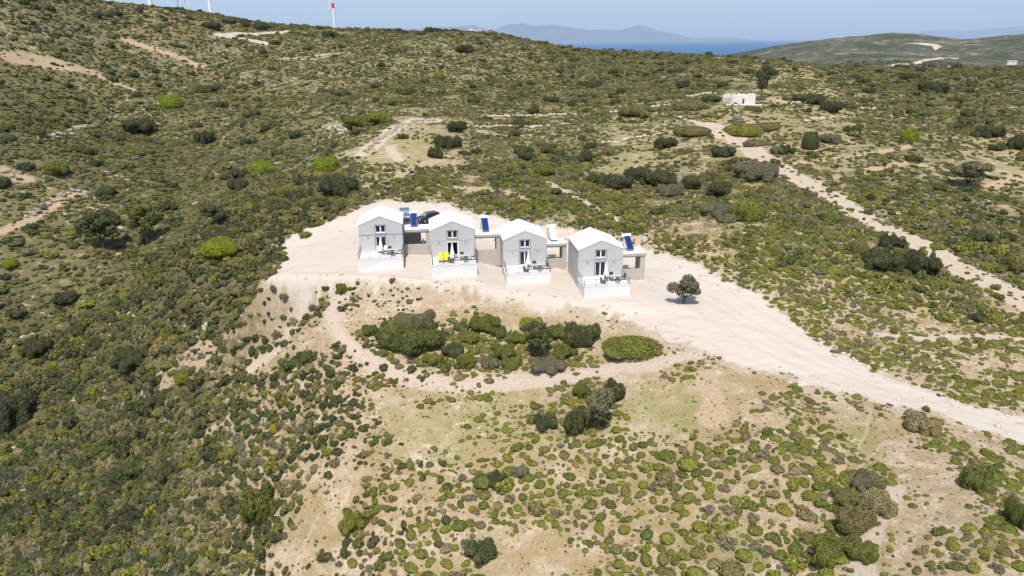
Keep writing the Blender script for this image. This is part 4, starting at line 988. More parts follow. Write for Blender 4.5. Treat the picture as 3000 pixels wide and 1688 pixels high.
B_ = [
 ('dome',817,436,62,50,.40,'bright lime green round bush beside a dark one, on the slope left above the cottages'),
 ('bush',850,495,92,60,.05,'large dark green bush just below the lime green round bush'),
 ('dome',658,437,60,34,.40,'flattened yellow-green bush left of the lime green round one'),
 ('dome',435,272,54,38,.41,'yellow-green bush high on the left slope'),
 ('dome',557,650,92,50,.44,'vivid yellow-green dome bush in the scrub left of the yard'),
 ('bush',560,612,80,30,.08,'dark bush right behind the vivid yellow-green dome bush'),
 ('bush',515,362,50,44,.05,'compact dark round bush standing alone in the left hollow'),
 ('bush',355,337,82,44,.10,'wide dark bush on the left slope below rocks'),
 ('bush',600,480,50,40,.10,'dark upright bush between the two yellow-green ones and the pines'),
 ('bush',240,420,40,20,.10,'small dark bush on the far left slope'),
 ('bush',140,445,60,45,.30,'olive bush with a dark side near the rocks at the left edge'),
 ('bush',520,235,66,26,.20,'long low dark bush on the upper left slope'),
 ('bush',1145,333,75,36,.02,'upper dark mastic bush above the grassy bowl','dark mastic bushes beside the grassy bowl'),
 ('bush',1130,375,72,46,.02,'largest dark mastic bush at the right rim of the grassy bowl','dark mastic bushes beside the grassy bowl'),
 ('bush',1098,398,48,34,.04,'lowest dark mastic bush at the right rim of the grassy bowl','dark mastic bushes beside the grassy bowl'),
 ('bush',1168,134,46,30,.04,'dark rounded bush near the crest of the middle hill'),
 ('dome',1105,200,28,20,.34,'small bright green bush on the middle hill'),
 ('bush',895,325,80,42,.28,'broad brown-green bush left of the grassy bowl'),
 ('bush',960,310,76,38,.35,'broad olive bush touching the top left of the grassy bowl'),
 ('bush',1000,265,44,26,.30,'olive bush above the grassy bowl, lower of two'),
 ('bush',1025,238,50,22,.16,'dark bush above the grassy bowl, upper of two'),
 ('bush',1490,222,80,28,.10,'dark wide bush with a grey neighbour on the middle slope'),
 ('bush',1720,222,34,22,.05,'dark bush halfway between the sea view and the stone hut'),
 ('flat',1733,277,86,32,.51,'brown-green mound left of the stone hut'),
 ('bush',1790,258,46,20,.12,'dark bush against the left side of the stone hut'),
 ('flat',1893,280,46,16,.18,'dark low bush in front of the tall tree by the hut'),
 ('flat',1742,343,86,32,.51,'flat brown-green mound on the left of the forked track'),
 ('flat',1870,341,112,33,.335,'flat olive green mound, biggest of those by the forked track'),
 ('flat',1930,328,76,24,.51,'flat dark mound right of the biggest olive one'),
 ('flat',1905,368,70,26,.55,'small flat brown mound below the biggest olive one'),
 ('flat',1600,290,100,30,.51,'wide low greyish thicket left of the hut meadow'),
 ('bush',1675,372,62,38,.06,'dark bush left of the dirt track below the mounds'),
 ('bush',1815,397,66,38,.08,'dark round bush just left of the dirt track'),
 ('bush',1471,409,38,38,.04,'small upright dark bush on bare ground in the middle'),
 ('bush',1327,403,46,30,.10,'dark bush right of the grassy bowl'),
 ('bush',1398,412,32,24,.10,'small dark bush between two larger ones right of the grassy bowl'),
 ('bush',1370,445,60,38,.28,'olive-brown bush below the small dark ones right of the bowl'),
 ('dome',2036,377,42,48,.12,'dark egg-shaped bush right of the dirt track'),
 ('bush',2085,362,60,30,.75,'grey twiggy bush behind the dark egg-shaped one'),
 ('bush',2145,335,44,24,.08,'dark green bush on the plateau right of the egg-shaped one'),
 ('dome',2287,355,46,32,.42,'yellow-green bush on the right plateau'),
 ('bush',2340,235,70,36,.06,'dark bush high on the right slope'),
 ('bush',2088,285,60,38,.06,'dark bush right of the stone hut, lower of the pair'),
 ('bush',2035,262,74,36,.12,'dark bush right of the stone hut, upper of the pair'),
 ('bush',2120,270,60,26,.70,'greyish bush on the slope right of the hut pair'),
 ('bush',2490,345,64,34,.08,'dark bush near the right edge on the plateau'),
 ('bush',2563,378,50,52,.05,'tall dark bush cut by the right picture edge'),
 ('bush',2505,380,32,24,.08,'small dark bush beside the tall one at the right edge'),
 ('bush',1905,455,104,60,.72,'large grey-brown bush beside the bend of the dirt track'),
 ('bush',1975,390,44,28,.08,'dark green bush on the right verge of the dirt track'),
 ('dome',1878,555,92,62,.36,'big brownish olive dome bush above the right end of the yard'),
 ('bush',1800,545,76,44,.70,'grey bush left of the brownish olive dome bush'),
 ('bush',1830,562,46,30,.74,'smaller grey bush at the foot of the brownish olive dome bush'),
 ('bush',2215,682,104,58,.10,'left bush of the dark clump below the dirt track','dark clump of bushes below the dirt track'),
 ('bush',2300,690,110,66,.05,'right and biggest bush of the dark clump below the dirt track','dark clump of bushes below the dirt track'),
 ('bush',2240,628,58,40,.06,'topmost bush of the dark clump below the dirt track','dark clump of bushes below the dirt track'),
 ('dome',2157,640,46,40,.48,'brownish dome bush left of the dark clump'),
 ('dome',2560,680,76,54,.50,'ochre green dome bush at the right edge'),
 ('bush',1545,478,80,50,.10,'left bush of the olive thicket above the yard','thicket of evergreen bushes above the yard'),
 ('bush',1500,462,50,36,.16,'small bush at the left end of the olive thicket','thicket of evergreen bushes above the yard'),
 ('bush',1600,455,76,48,.08,'second bush of the olive thicket above the yard','thicket of evergreen bushes above the yard'),
 ('bush',1655,470,84,56,.12,'middle bush of the olive thicket above the yard','thicket of evergreen bushes above the yard'),
 ('bush',1690,497,80,40,.72,'grey bush in front of the olive thicket','thicket of evergreen bushes above the yard'),
 ('bush',1735,478,70,46,.14,'fourth bush of the olive thicket above the yard','thicket of evergreen bushes above the yard'),
 ('bush',1800,495,84,50,.14,'rightmost bush of the olive thicket above the yard','thicket of evergreen bushes above the yard'),
 ('long',1593,906,170,58,.285,'long bright green juniper-like bush on the bank below the yard'),
 ('bush',1462,882,94,72,.14,'tall dark green bush on the bank left of the long bright green one'),
 ('bush',1035,905,150,80,.20,'biggest dark mound of the thicket inside the track loop'),
 ('bush',1050,838,96,56,.66,'grey-brown bush at the top of the thicket inside the track loop'),
 ('bush',990,850,60,40,.28,'green bush at the left of the thicket inside the track loop'),
 ('bush',1100,862,56,36,.10,'dark bush on the right shoulder of the biggest dark mound'),
 ('bush',1215,838,86,46,.24,'green bush with yellow tips in the middle of the track loop'),
 ('bush',1180,866,60,34,.28,'lighter green bush in the middle of the track loop'),
 ('bush',1140,900,56,36,.14,'dark low bush between the biggest mound and the middle of the loop'),
 ('bush',1255,850,52,32,.20,'small green bush just left of the yellow-tipped one'),
 ('bush',1300,868,56,36,.26,'round green bush between the middle of the loop and the dark olive'),
 ('bush',1405,855,58,36,.22,'green bush between the dark olive tree and the tall dark bush'),
 ('bush',1420,905,60,38,.24,'low green bush at the foot of the tall dark bush in the loop'),
 ('bush',930,845,44,30,.22,'green bush at the far left tip of the loop thicket'),
 ('bush',1230,928,50,32,.68,'grey-green bush on the lower rim of the loop'),
 ('bush',1290,930,56,34,.26,'green bush on the lower rim left of the grey one'),
 ('bush',1090,920,50,30,.28,'bright low bush at the lower right of the biggest mound'),
 ('bush',1175,925,52,38,.26,'low green bush on the lower rim of the track loop'),
 ('bush',1270,905,66,40,.24,'green bush left of the dark olive tree in the loop'),
 ('bush',1375,940,90,44,.70,'grey bush in front of the dark olive tree in the loop'),
 ('bush',1335,828,60,32,.93,'yellow-tipped green bush near the upper rim of the loop'),
 ('bush',1445,1098,62,92,.16,'tall dark thicket bush left of the big grey olive'),
 ('bush',1370,1085,56,46,.10,'small blue-green bush left of the tall dark thicket'),
 ('bush',1545,1010,60,56,.08,'dark bush behind the big grey olive'),
 ('bush',1465,1000,60,40,.24,'green bush above the tall dark thicket'),
 ('bush',1250,1225,56,40,.10,'dark bush in the middle foreground'),
 ('bush',1310,1205,44,36,.80,'dead grey bush in the middle foreground'),
 ('bush',2150,1345,96,84,.54,'large brown-green bush in the right foreground thicket'),
 ('bush',2200,1300,84,70,.60,'brown bush on the right shoulder of the right foreground thicket'),
 ('bush',2120,1270,70,50,.50,'olive bush on the left shoulder of the right foreground thicket'),
 ('bush',2165,1415,80,60,.24,'green bush at the foot of the right foreground thicket'),
 ('bush',2180,1235,76,50,.66,'grey-green bush on top of the large brown-green thicket'),
 ('bush',2310,1088,96,60,.60,'dark brown bush below the road on the right'),
 ('bush',2455,1235,80,72,.24,'green bush near the right foreground edge'),
 ('bush',2565,1330,70,110,.20,'dark green bush cut by the lower right edge'),
 ('bush',30,1075,110,120,.02,'big dark bush cut by the left picture edge'),
 ('bush',330,1330,70,60,.04,'dark bush with deep shade in the left foreground'),
 ('bush',340,930,90,60,.06,'dark bush in the middle of the left scrub'),
 ('bush',100,900,80,56,.08,'dark green bush far left in the scrub'),
 ('dome',465,965,44,30,.46,'ochre bush by the pale rock strip at the left'),
 ('dome',30,677,44,24,.42,'yellow-green bush at the left edge'),
 ('dome',694,1090,24,24,.98,'round yellow-flowering bush in the left foreground'),
 ('dome',1188,1290,20,14,.97,'small yellow-flowering tuft low in the middle foreground'),
 ('bush',860,745,26,34,.30,'small green bush at the left corner of the yard road'),
 ('bush',770,597,34,14,.30,'green bush growing over the back left edge of the yard'),
 ('bush',890,1345,60,56,.30,'bright green bush low in the foreground left of centre'),
 ('bush',660,1320,90,120,.24,'tall green thicket in the lower left foreground'),
 ('bush',780,910,50,30,.20,'dark green bush left of the track loop'),
 ('bush',1210,1425,80,56,.14,'dark green thicket at the lower edge left of centre'),
 ('bush',2080,1420,100,90,.26,'green bush at the lower edge right of centre'),
]
for b_ in B_:
    bush(*b_[:6], b_[6], group=b_[7] if len(b_) > 7 else None)
T__ = [
 ('olive_tree',1720,766,88,78,.67,'lone olive tree casting a round shadow on the bright yard',.14,0),
 ('olive_tree',1357,905,84,92,.16,'dark olive tree with black shade beneath it on the bank below the yard',.25,1),
 ('olive_tree',1500,1083,90,108,.68,'big silvery olive tree in the foreground centre',.15,2),
 ('spreading_tree',2432,472,100,62,.67,'flat-topped spreading tree on the right slope',.12,1),
 ('pine_tree',262,628,112,104,.16,'big dark pine in the left scrub',.15,0),
 ('pine_tree',372,612,96,94,.22,'lighter pine right of the big dark one',.15,1),
 ('pine_tree',548,570,84,54,.14,'small dark pine above the vivid yellow-green bush',.25,2),
]
for kd, x, y, w1, h1, t, lab, th, sd in T__:
    r_ = tree(x, y, w1, h1, t, lab, kind=kd, th=th, seed=sd)
# tall thin tree and bare pale shrub by the hut
X, Y, Z, r, h = settle(1913, 256, 30, 78)
rt = empty('eucalyptus_tree', (X, Y, Z)); tag(rt, 'tall dark eucalyptus beside the stone hut', 'tree')
m = trunk(3, h * .42, .26, 6, h * .3); m.build('trunk', M['bark'], rt)
lob = [(0, 0, h * .55, 1.7, 1.6, h * .2), (.6, .3, h * .74, 2.0, 1.8, h * .15), (1.8, 0, h * .9, 2.2, 1.6, h * .12), (-1.1, 0, h * .84, 1.5, 1.3, h * .12), (3.6, .4, h * .84, 1.3, 1.1, h * .09), (.9, 0, h * 1.02, 1.6, 1.2, h * .08)]
cm = foliage('crown', lob, 3600, .2, 88, core=0, dens_in=.5, low=-.95); c = bpy.data.objects.new('crown', cm); COL.objects.link(c); c.parent = rt; c['tint'] = .07
X, Y, Z, r, h = settle(1885, 250, 30, 42)
rt = empty('bare_shrub', (X, Y, Z)); tag(rt, 'leafless pale grey shrub between the hut and the eucalyptus', 'shrub'); m = MB(); q = random.Random(4)
for k in range(26):
    a = q.uniform(0, 6.28); s_ = q.uniform(.3, 1.7); e = (s_ * math.cos(a), s_ * math.sin(a), h * q.uniform(.6, 1)); mid = (e[0] * .35, e[1] * .35, e[2] * .5); m.tube((0, 0, 0), mid, .07, .05, n=5); m.tube(mid, e, .05, .02, n=5)
m.build('branches', M['palebark'], rt)
# skyline trees
sk = [(655,70,30,17,'round dark tree on the left skyline'),(616,62,16,14,'small round tree beside the utility pole on the skyline'),(465,16,8,8,None),(349,18,9,14,'tiny dark tree left of the thickest turbine'),(528,32,40,10,'low dark skyline bush near the small turbine'),(575,42,30,8,None),
      (190,-1,22,8,None),(827,91,30,15,'dark tree at the foot of the rightmost turbine'),(748,86,14,8,None),(765,88,10,7,None),(862,93,12,8,None),(987,84,0,0,None)]
for k_, (x, y, w1, h1, lab) in enumerate(sk):
    if not w1: continue
    s_, a_ = slope_az(x * K, y * K); D = 405 if x < 560 else 425
    Xx, Yy = D * math.sin(a_), D * math.cos(a_); r = w1 * K * D * 1.1 / FPX / 2; Zz = min(hgt(Xx, Yy), s_ * D + .6)
    o = bpy.data.objects.new('skyline_bush', bushm[rnd.randrange(4)]); COL.objects.link(o); o.location = (Xx, Yy, Zz - .3); o.scale = (r, r, max(h1 * K * D * 1.1 / FPX, r * .8) / 1.1); o['tint'] = .04
    tag(o, lab or {2: 'low dark bush on the skyline between the first two turbines', 5: 'low dark bush on the skyline right of the thin mast', 6: 'dark bush at the top edge on the far left skyline', 8: 'small bush on the skyline left of the banded turbine, first of two', 9: 'small bush on the skyline left of the banded turbine, second of two', 10: 'small bush on the skyline right of the banded turbine'}[k_], 'bush', 'dark bushes on the skyline')
for k_, (x, w1) in enumerate(sorted(((1004,9),(1019,14),(1042,8),(1052,12),(1080,24),(1097,20),(1122,12),(1142,15),(1160,6),(1232,9),(1283,12),(1300,8),(965,8),(1350,6),(1520,9),(1640,5)))):
    u_ = x * K; vs_ = np.interp(u_, [1000, 1194, 1310, 1466, 1582, 1660, 1815, 2000], [103, 99, 95, 105, 130, 147, 153, 161]); s_, a_ = slope_az(u_, vs_); D = 436
    Xx, Yy = D * math.sin(a_), D * math.cos(a_); r = w1 * K * D * 1.05 / FPX / 2
    o = bpy.data.objects.new('skyline_bush', bushm[rnd.randrange(4)]); COL.objects.link(o); o.location = (Xx, Yy, hgt(Xx, Yy) - .3); o.scale = (r, r, r * 1.1); o['tint'] = .03; tag(o, '%s from the left of the small dark trees along the middle crest' % ['first','second','third','fourth','fifth','sixth','seventh','eighth','ninth','tenth','eleventh','twelfth','thirteenth','fourteenth','fifteenth','sixteenth'][k_], 'bush', 'dark trees along the middle crest')

# ------------------------------------------------------------------ rocks
def rockmesh(seed):
    V, F = ICO3; q = np.random.default_rng(seed); V = V.copy()
    for k in range(9):
        nn = q.normal(size=3); nn /= np.linalg.norm(nn); dd = q.uniform(.45, .8); pr = V @ nn; V -= np.outer(np.maximum(pr - dd, 0), nn)
    V *= (1 + .06 * np.sin(V[:, [0]] * 9 + seed) * np.cos(V[:, [1]] * 8)); me = npmesh('boulder', V, F); me.materials.append(M['rock']); return me
RM = [rockmesh(s) for s in range(5)]
def rock(x, y, wpx, label, group=None, name='boulder', flat=.6, rz=None):
    p = hk(x, y); r = wpx * K * (p @ CF) / FPX / 2
    o = bpy.data.objects.new(name, RM[rnd.randrange(5)]); COL.objects.link(o); o.location = (p[0], p[1], p[2] + r * flat * .25); o.scale = (r, r * rnd.uniform(.7, 1), r * flat); o.rotation_euler = (rnd.uniform(-.2, .2), rnd.uniform(-.2, .2), rnd.uniform(0, 6) if rz is None else rz)
    tag(o, label, 'boulder', group)
rock(1624, 606, 26, 'largest white boulder at the back right corner of the yard', flat=.85)
rock(1650, 622, 20, 'low flat boulder just right of the largest white one', flat=.4)
rock(2012, 970, 40, 'big flat pale slab lying at the near edge of the road', flat=.3)
RL = [(2050,845,12),(2062,855,16),(2040,850,10),(2075,862,12),(2120,890,18),(2135,893,14),(2150,905,22),(2188,925,20),(2195,915,12),(2230,955,12),(2060,868,10),(2090,872,8),(2180,912,9),(2210,935,9),(2250,962,10),(2380,1012,9),(2290,985,8)]
CN = ['first', 'second', 'third', 'fourth', 'fifth', 'sixth', 'seventh', 'eighth', 'ninth', 'tenth', 'eleventh', 'twelfth', 'thirteenth', 'fourteenth', 'fifteenth', 'sixteenth', 'seventeenth', 'eighteenth', 'nineteenth', 'twentieth', 'twenty-first', 'twenty-second', 'twenty-third', 'twenty-fourth', 'twenty-fifth']
for k, (x, y, w1) in enumerate(sorted(RL)): rock(x, y, w1, '%s from the left of the pale boulders along the upper road edge' % CN[k], 'boulders along the upper road edge')
RL = [(1735,912,9),(1760,905,12),(1745,925,10),(1780,920,14),(1800,925,12),(1815,915,9),(1850,935,9),(1880,940,12),(1920,950,8),(1700,880,9),(1718,895,8),(1770,930,8),(2190,1010,14),(2205,1015,12),(2240,1020,10),(2150,1000,9),(2330,1048,10),(2400,1068,12),(2440,1085,14),(2470,1090,10),(2500,1105,12),(2550,1125,10),(2120,985,8),(2080,975,9),(2360,1060,8)]
for k, (x, y, w1) in enumerate(sorted(RL)): rock(x, y, w1, '%s from the left of the pale rocks spilled below the road edge' % CN[k], 'rocks along the lower road edge')
RL = [(595,795,14),(580,850,10),(608,795,9),(545,700,7),(1062,860,6),(770,1030,12),(500,510,8),(530,1320,8),(360,1530,8),(2170,1010,6)]
for k, (x, y, w1) in enumerate(sorted(RL[:6])): rock(x, y, w1, '%s from the left of the white stones in the left scrub' % CN[k], 'white stones in the left scrub')
# dry-stone terrace walls
DW = [([(1205,298),(1300,294),(1380,291),(1450,289)],'long dry-stone terrace wall across the middle slope'),([(1165,318),(1260,318),(1370,320),(1440,312)],'dry-stone wall below the long one on the middle slope'),
      ([(1495,290),(1560,283),(1640,272),(1700,264)],'dry-stone wall rising towards the stone hut'),([(1700,246),(1760,240),(1800,236)],'short dry-stone wall left of the hut'),([(1500,358),(1580,350),(1640,343)],'broken dry-stone wall above the bare patches'),
      ([(1980,262),(2060,262),(2130,268),(2200,276)],'dry-stone wall on the slope right of the hut'),([(2025,306),(2060,300),(2095,296)],'short grey stone wall on the hut meadow'),([(700,150),(780,152),(850,138),(890,128)],'rock ledge high on the left hill')]
for pts, lab in DW:
    Pw = np.array([hk(x, y) for x, y in pts]); V = []; F = []; q = random.Random(len(lab)); cv, cf = ICO2
    for a, b_ in zip(Pw, Pw[1:]):
        L = np.linalg.norm(b_ - a); n = int(L / .8)
        for k in range(n):
            if vnoise(np.array([a[0] / 3 + k * .25]), np.array([a[1] / 3]), 3)[0] < .25: continue
            c = a + (b_ - a) * (k + q.random()) / n; r = q.uniform(.3, .62); z = hgt(c[0], c[1]); 
            v = cv * np.array([r * 1.2, r, r * .8]) * (1 + .15 * np.sin(cv[:, [0]] * 7 + k)); V.append(v + [c[0], c[1] + q.uniform(-.4, .4), z + q.uniform(0, .35)]); F.append(cf + len(cv) * (len(V) - 1))
    if V:
        me = npmesh('dry_stone_wall', np.vstack(V), np.vstack(F)); me.materials.append(M['rock']); o = bpy.data.objects.new('dry_stone_wall', me); COL.objects.link(o); tag(o, lab, 'wall')

LEDGE = [([(108,352),(150,338),(195,322),(240,318)],'broken rock ledge in the gully on the left slope',1.3),([(75,540),(110,520),(150,500),(190,482)],'pale rock ledge above the big dark pine at the far left',1.2),([(0,430),(25,436),(55,445)],'pale rocks at the left picture edge above the ledge',1.3),
      ([(818,325),(835,312),(862,322),(870,335)],'small tan rock face left of the grassy bowl',1.2),([(920,385),(950,355),(1000,322),(1050,303),(1095,305)],'pale rock face along the rim of the grassy bowl',1.0),([(260,300),(300,292),(345,285)],'low rocks below the upper tan strip on the left slope',1.0),([(480,515),(505,508)],'small pale rocks amid the left scrub',.7),([(440,945),(470,920),(505,895)],'pale rock strip beside the ochre bush',.8)]
for pts, lab, rs in LEDGE:
    Pw = np.array([hk(x, y) for x, y in pts]); V = []; F = []; q = random.Random(len(lab)); cv, cf = ICO2
    for a, b_ in zip(Pw, Pw[1:]):
        L = np.linalg.norm(b_ - a)
        for k in range(int(L / .38) + 3):
            if vnoise(np.array([a[0] / 2 + k * .3]), np.array([a[1] / 2]), 5)[0] < .3: continue
            c = a + (b_ - a) * q.random(); r = rs * q.uniform(.22, .72) * (.7 if q.random() < .5 else 1); cx, cy = c[0] + q.gauss(0, .45), c[1] + q.gauss(0, .8) * rs
            v = cv.copy()
            for _ in range(5):
                nn_ = np.array([q.gauss(0, 1), q.gauss(0, 1), q.gauss(0, 1)]); nn_ /= np.linalg.norm(nn_); v -= np.outer(np.maximum(v @ nn_ - .55, 0), nn_)
            v = v * np.array([r * 1.4, r, r * .75]); V.append(v + [cx, cy, hgt(cx, cy) + r * .15]); F.append(cf + len(cv) * (len(V) - 1))
    me = npmesh('rock_ledge', np.vstack(V), np.vstack(F)); me.materials.append(M['ledge']); o = bpy.data.objects.new('rock_ledge', me); COL.objects.link(o); tag(o, lab, 'rocks')

# ------------------------------------------------------------------ scrub
def cover_at(X, Y, Z=None):
    Z = height(X, Y) if Z is None else Z; pad, path, tan, gr, vg, _ = masks(X, Y, Z); return Z, pad, path, tan, gr, vg
def blocked(X, Y, extra=0.0):
    s, t = st(X, Y); b_ = np.zeros(X.shape, bool)
    for i in range(4): b_ |= (s > HS[i] - .6) & (s < HS[i] + W_ + 5) & (t > HT[i] - .6) & (t < HT[i] + T_ + DH_ + 1)
    for px, py, r in PLACED: b_ |= (X - px) ** 2 + (Y - py) ** 2 < (r * .62 + extra) ** 2
    return b_
def polar(n, d0, d1, a=46):
    D = np.sqrt(rng.uniform(d0 ** 2, d1 ** 2, n)); A = rng.uniform(R(-a), R(a), n); return D * np.sin(A), D * np.cos(A), D
grid = {}
def throw(X, Y, Rr, sep):
    keep = []
    for k in range(len(X)):
        x, y, r = X[k], Y[k], Rr[k]; cx, cy = int(x // 2), int(y // 2); ok = True
        for i in (-1, 0, 1):
            for j in (-1, 0, 1):
                for (qx, qy, qr) in grid.get((cx + i, cy + j), ()):
                    if (qx - x) ** 2 + (qy - y) ** 2 < (sep * (r + qr)) ** 2: ok = False; break
                if not ok: break
            if not ok: break
        if ok: grid.setdefault((cx, cy), []).append((x, y, r)); keep.append(k)
    return np.array(keep, int)
P_ = []
def add_class(n, d0, d1, r0, r1, thr, soft, sep, small=False):
    X, Y, D = polar(n, d0, d1); Z, pad, path, tan, gr, vg = cover_at(X, Y)
    f = fbm(X / 6.5, Y / 6.5, 55, 3) * .75 + fbm(X / 1.6, Y / 1.6, 66, 2) * .25
    p = sstep(thr - soft, thr + soft, vg + f) * (1 - pad) ** 2 * (1 - path * .97) * (1 - tan * .75) * (1 - gr * (.72 if not small else .3))
    if small: p = np.maximum(p, .24 * (1 - pad) ** 2 * (1 - path * .9))
    k = (rng.random(n) < p) & ~blocked(X, Y, r0 * .3); X, Y, Z, D, vg = X[k], Y[k], Z[k], D[k], vg[k]
    Rr = rng.uniform(r0, r1, len(X)) * (.75 + .45 * vg)
    o = np.argsort(-Rr); X, Y, Z, D, vg, Rr = X[o], Y[o], Z[o], D[o], vg[o], Rr[o]
    if sep: k = throw(X, Y, Rr, sep); X, Y, Z, D, vg, Rr = X[k], Y[k], Z[k], D[k], vg[k], Rr[k]
    P_.append(np.stack([X, Y, Z, Rr, vg, D], 1))
AREA = lambda d0, d1: R(92) / 2 * (d1 * d1 - d0 * d0)
def nn(den, d0, d1): return int(den * AREA(d0, d1))
add_class(nn(.16, 42, 150), 42, 150, .75, 1.25, .74, .12, .62)
add_class(nn(1.9, 42, 150), 42, 150, .42, .80, .46, .20, .56)
add_class(nn(3.4, 42, 150), 42, 150, .22, .44, .40, .26, .58)
add_class(nn(4.5, 42, 120), 42, 120, .08, .20, .36, .34, .8, True)
add_class(nn(.012, 60, 150), 60, 150, .9, 1.6, .86, .12, 0)
add_class(nn(.008, 145, 470), 145, 470, 1.0, 2.1, .70, .2, 0)
n_dark0 = sum(len(q) for q in P_[-2:]); n_before = sum(len(q) for q in P_[:-2])
add_class(nn(.08, 145, 470), 145, 470, .9, 1.7, .84, .2, 0)
add_class(nn(1.5, 145, 300), 145, 300, .28, .70, .46, .25, 0)
add_class(nn(.70, 300, 480), 300, 480, .40, .90, .46, .25, 0)
add_class(nn(.020, 480, 1100), 480, 1100, 1.4, 2.6, .6, .3, 0)
PT = np.vstack(P_); n = len(PT)
X, Y, Z, RR, VG, D = PT.T
u_, v_, de_ = project(X, Y, Z)
east = sstep(900, 1500, u_); RR = RR * (1 - .17 * east * sstep(125, 95, D)); fieldn = fbm(X / 14, Y / 14, 91, 3) * .9
q = rng.random(n) + fieldn * .30
near = sstep(160, 95, D)
# colour: greens dominate in the near right, greys and olives elsewhere
def pick(q, e): return np.interp(q, e[0], e[1])
tg = pick(q, ([-.2, .15, .4, .65, .78, .84, .95, 1.2], [.14, .25, .31, .335, .50, .56, .70, .90]))
tl = pick(q, ([-.2, .1, .35, .6, .72, .82, .95, 1.2], [.0, .05, .13, .24, .48, .54, .66, .84]))
tf_ = pick(q, ([-.2, .12, .35, .5, .7, .9, 1.2], [.02, .11, .22, .40, .55, .67, .82]))
tint = np.where(rng.random(n) < near, np.where(rng.random(n) < east, tg, tl), tf_)
tint = np.where((rng.random(n) < .005) & (RR < .6), rng.uniform(.95, 1, n), tint)
small = RR < .22
tint = np.where(small & (rng.random(n) < .6), rng.uniform(.5, .66, n), tint)
dk = np.zeros(n, bool); dk[n_before:n_before + n_dark0] = True
tint = np.where(dk & (rng.random(n) < .8), rng.uniform(.04, .2, n), tint)
lime = (tint > .335) & (tint < .485); tint = np.where(lime, np.where(rng.random(n) < .5, rng.uniform(.27, .335, n), rng.uniform(.485, .56, n)), tint)
kind = np.where(tint > .60, rng.integers(6, 8, n), np.where(rng.random(n) < np.where((east > .5) & (D < 100), .85, .25), rng.integers(0, 3, n), rng.integers(3, 6, n)))
hs = np.where(kind < 3, rng.uniform(.5, .8, n), rng.uniform(.5, 1.0, n)) * RR
hs = np.where(D > 145, hs * .85, hs) * np.where((u_ < 1000) & (D < 150), 1.25, 1.0)
rot = rng.uniform(0, 6.283, n)
kind = np.where(dk, rng.integers(8, 10, n), kind); hs = np.where(dk, RR * .75, hs)
# the 300 that show largest stand as single plants
ok = (u_ > 15) & (u_ < 2985) & (v_ > 100) & (v_ < 1640) & (de_ > 0)
size = np.where(ok, RR / de_, 0); top = np.argsort(-size)[:292]
mesh_of = cush + lump + twig + bushm[:2]
def cname(t): return 'olive brown' if .46 < t <= .60 else 'grey twiggy' if .60 < t < .945 else 'yellow-flowering' if t >= .945 else 'yellow-green' if t > .34 else 'mid-green' if t > .2 else 'dark green'
LM = [(1500,1040,'the big silvery olive'),(2165,1290,'the big brown-green thicket'),(2310,1060,'the dark brown bush by the road'),(2455,1200,'the green bush near the right edge'),(2565,1290,'the dark bush at the right edge'),(815,1070,'the blue-grey sheet'),(30,1020,'the big dark bush at the left edge'),(330,1300,'the dark shady bush at lower left'),(340,900,'the dark bush amid the left scrub'),(100,880,'the dark bush far left'),(465,960,'the ochre bush at the rock strip'),(694,1085,'the yellow-flowering dome bush'),(890,1320,'the bright green foreground bush'),(660,1270,'the tall green thicket'),(780,900,'the dark bush beside the loop'),(1210,1390,'the dark thicket at the lower edge'),(2080,1380,'the green bush at the lower edge'),(1250,1210,'the dark mid-foreground bush'),(1035,870,'the biggest mound in the loop'),(1593,880,'the long bright green bush'),(1215,820,'the green bush in the loop'),(1375,925,'the grey bush in the loop'),(557,630,'the vivid yellow-green dome'),(262,590,'the big dark pine'),(372,580,'the lighter pine'),(548,550,'the small dark pine'),(1720,730,'the lone olive tree'),(2012,965,'the big pale slab'),(2250,660,'the dark clump by the track'),(860,735,'the yard corner bush'),(1878,530,'the brownish olive dome'),(1188,1285,'the small yellow tuft'),(2175,1210,'the grey-green bush above the thicket'),(1440,1060,'the tall dark bush left of the olive')]
_tmp = {}
for k in top:
    uu, vv = u_[k] / K, v_[k] / K; m_ = min(LM, key=lambda q_: (q_[0] - uu) ** 2 + ((q_[1] - vv) * 1.6) ** 2); dx_, dy_ = uu - m_[0], (vv - m_[1]) * 1.6
    rel = ('right of' if dx_ > 0 else 'left of') if abs(dx_) > abs(dy_) else ('below' if dy_ > 0 else 'above')
    cn = cname(tint[k]); _tmp.setdefault((cn, rel, m_[2]), []).append((math.hypot(dx_, dy_), k))
ORD = ['nearest', 'second', 'third', 'fourth', 'fifth', 'sixth', 'seventh', 'eighth', 'ninth', 'tenth', 'eleventh', 'twelfth']
for (cn, rel, lm), L_ in _tmp.items():
    L_.sort()
    for j_, (_, k) in enumerate(L_):
        nm = 'twiggy_shrub' if tint[k] > .6 and tint[k] < .945 else 'cushion_shrub'
        o = bpy.data.objects.new(nm, mesh_of[kind[k]]); COL.objects.link(o)
        o.location = (X[k], Y[k], Z[k] - .05 * RR[k]); o.rotation_euler = (0, 0, rot[k]); o.scale = (RR[k], RR[k] * .95, hs[k] / .8); o['tint'] = float(tint[k])
        art = ('%s low shrub %s %s' % (cn, rel, lm)) if len(L_) == 1 else '%s low shrub, %s %s %s' % (cn, (ORD + ['thirteenth', 'fourteenth', 'fifteenth', 'sixteenth', 'seventeenth', 'eighteenth', 'nineteenth', 'twentieth'])[min(j_, 19)], rel, lm)
        tag(o, art, 'shrub', 'low rounded shrubs scattered around the yard and slopes')
rest = np.ones(n, bool); rest[top] = False
Xr = np.stack([X, Y, Z - .06 * RR], 1)[rest]
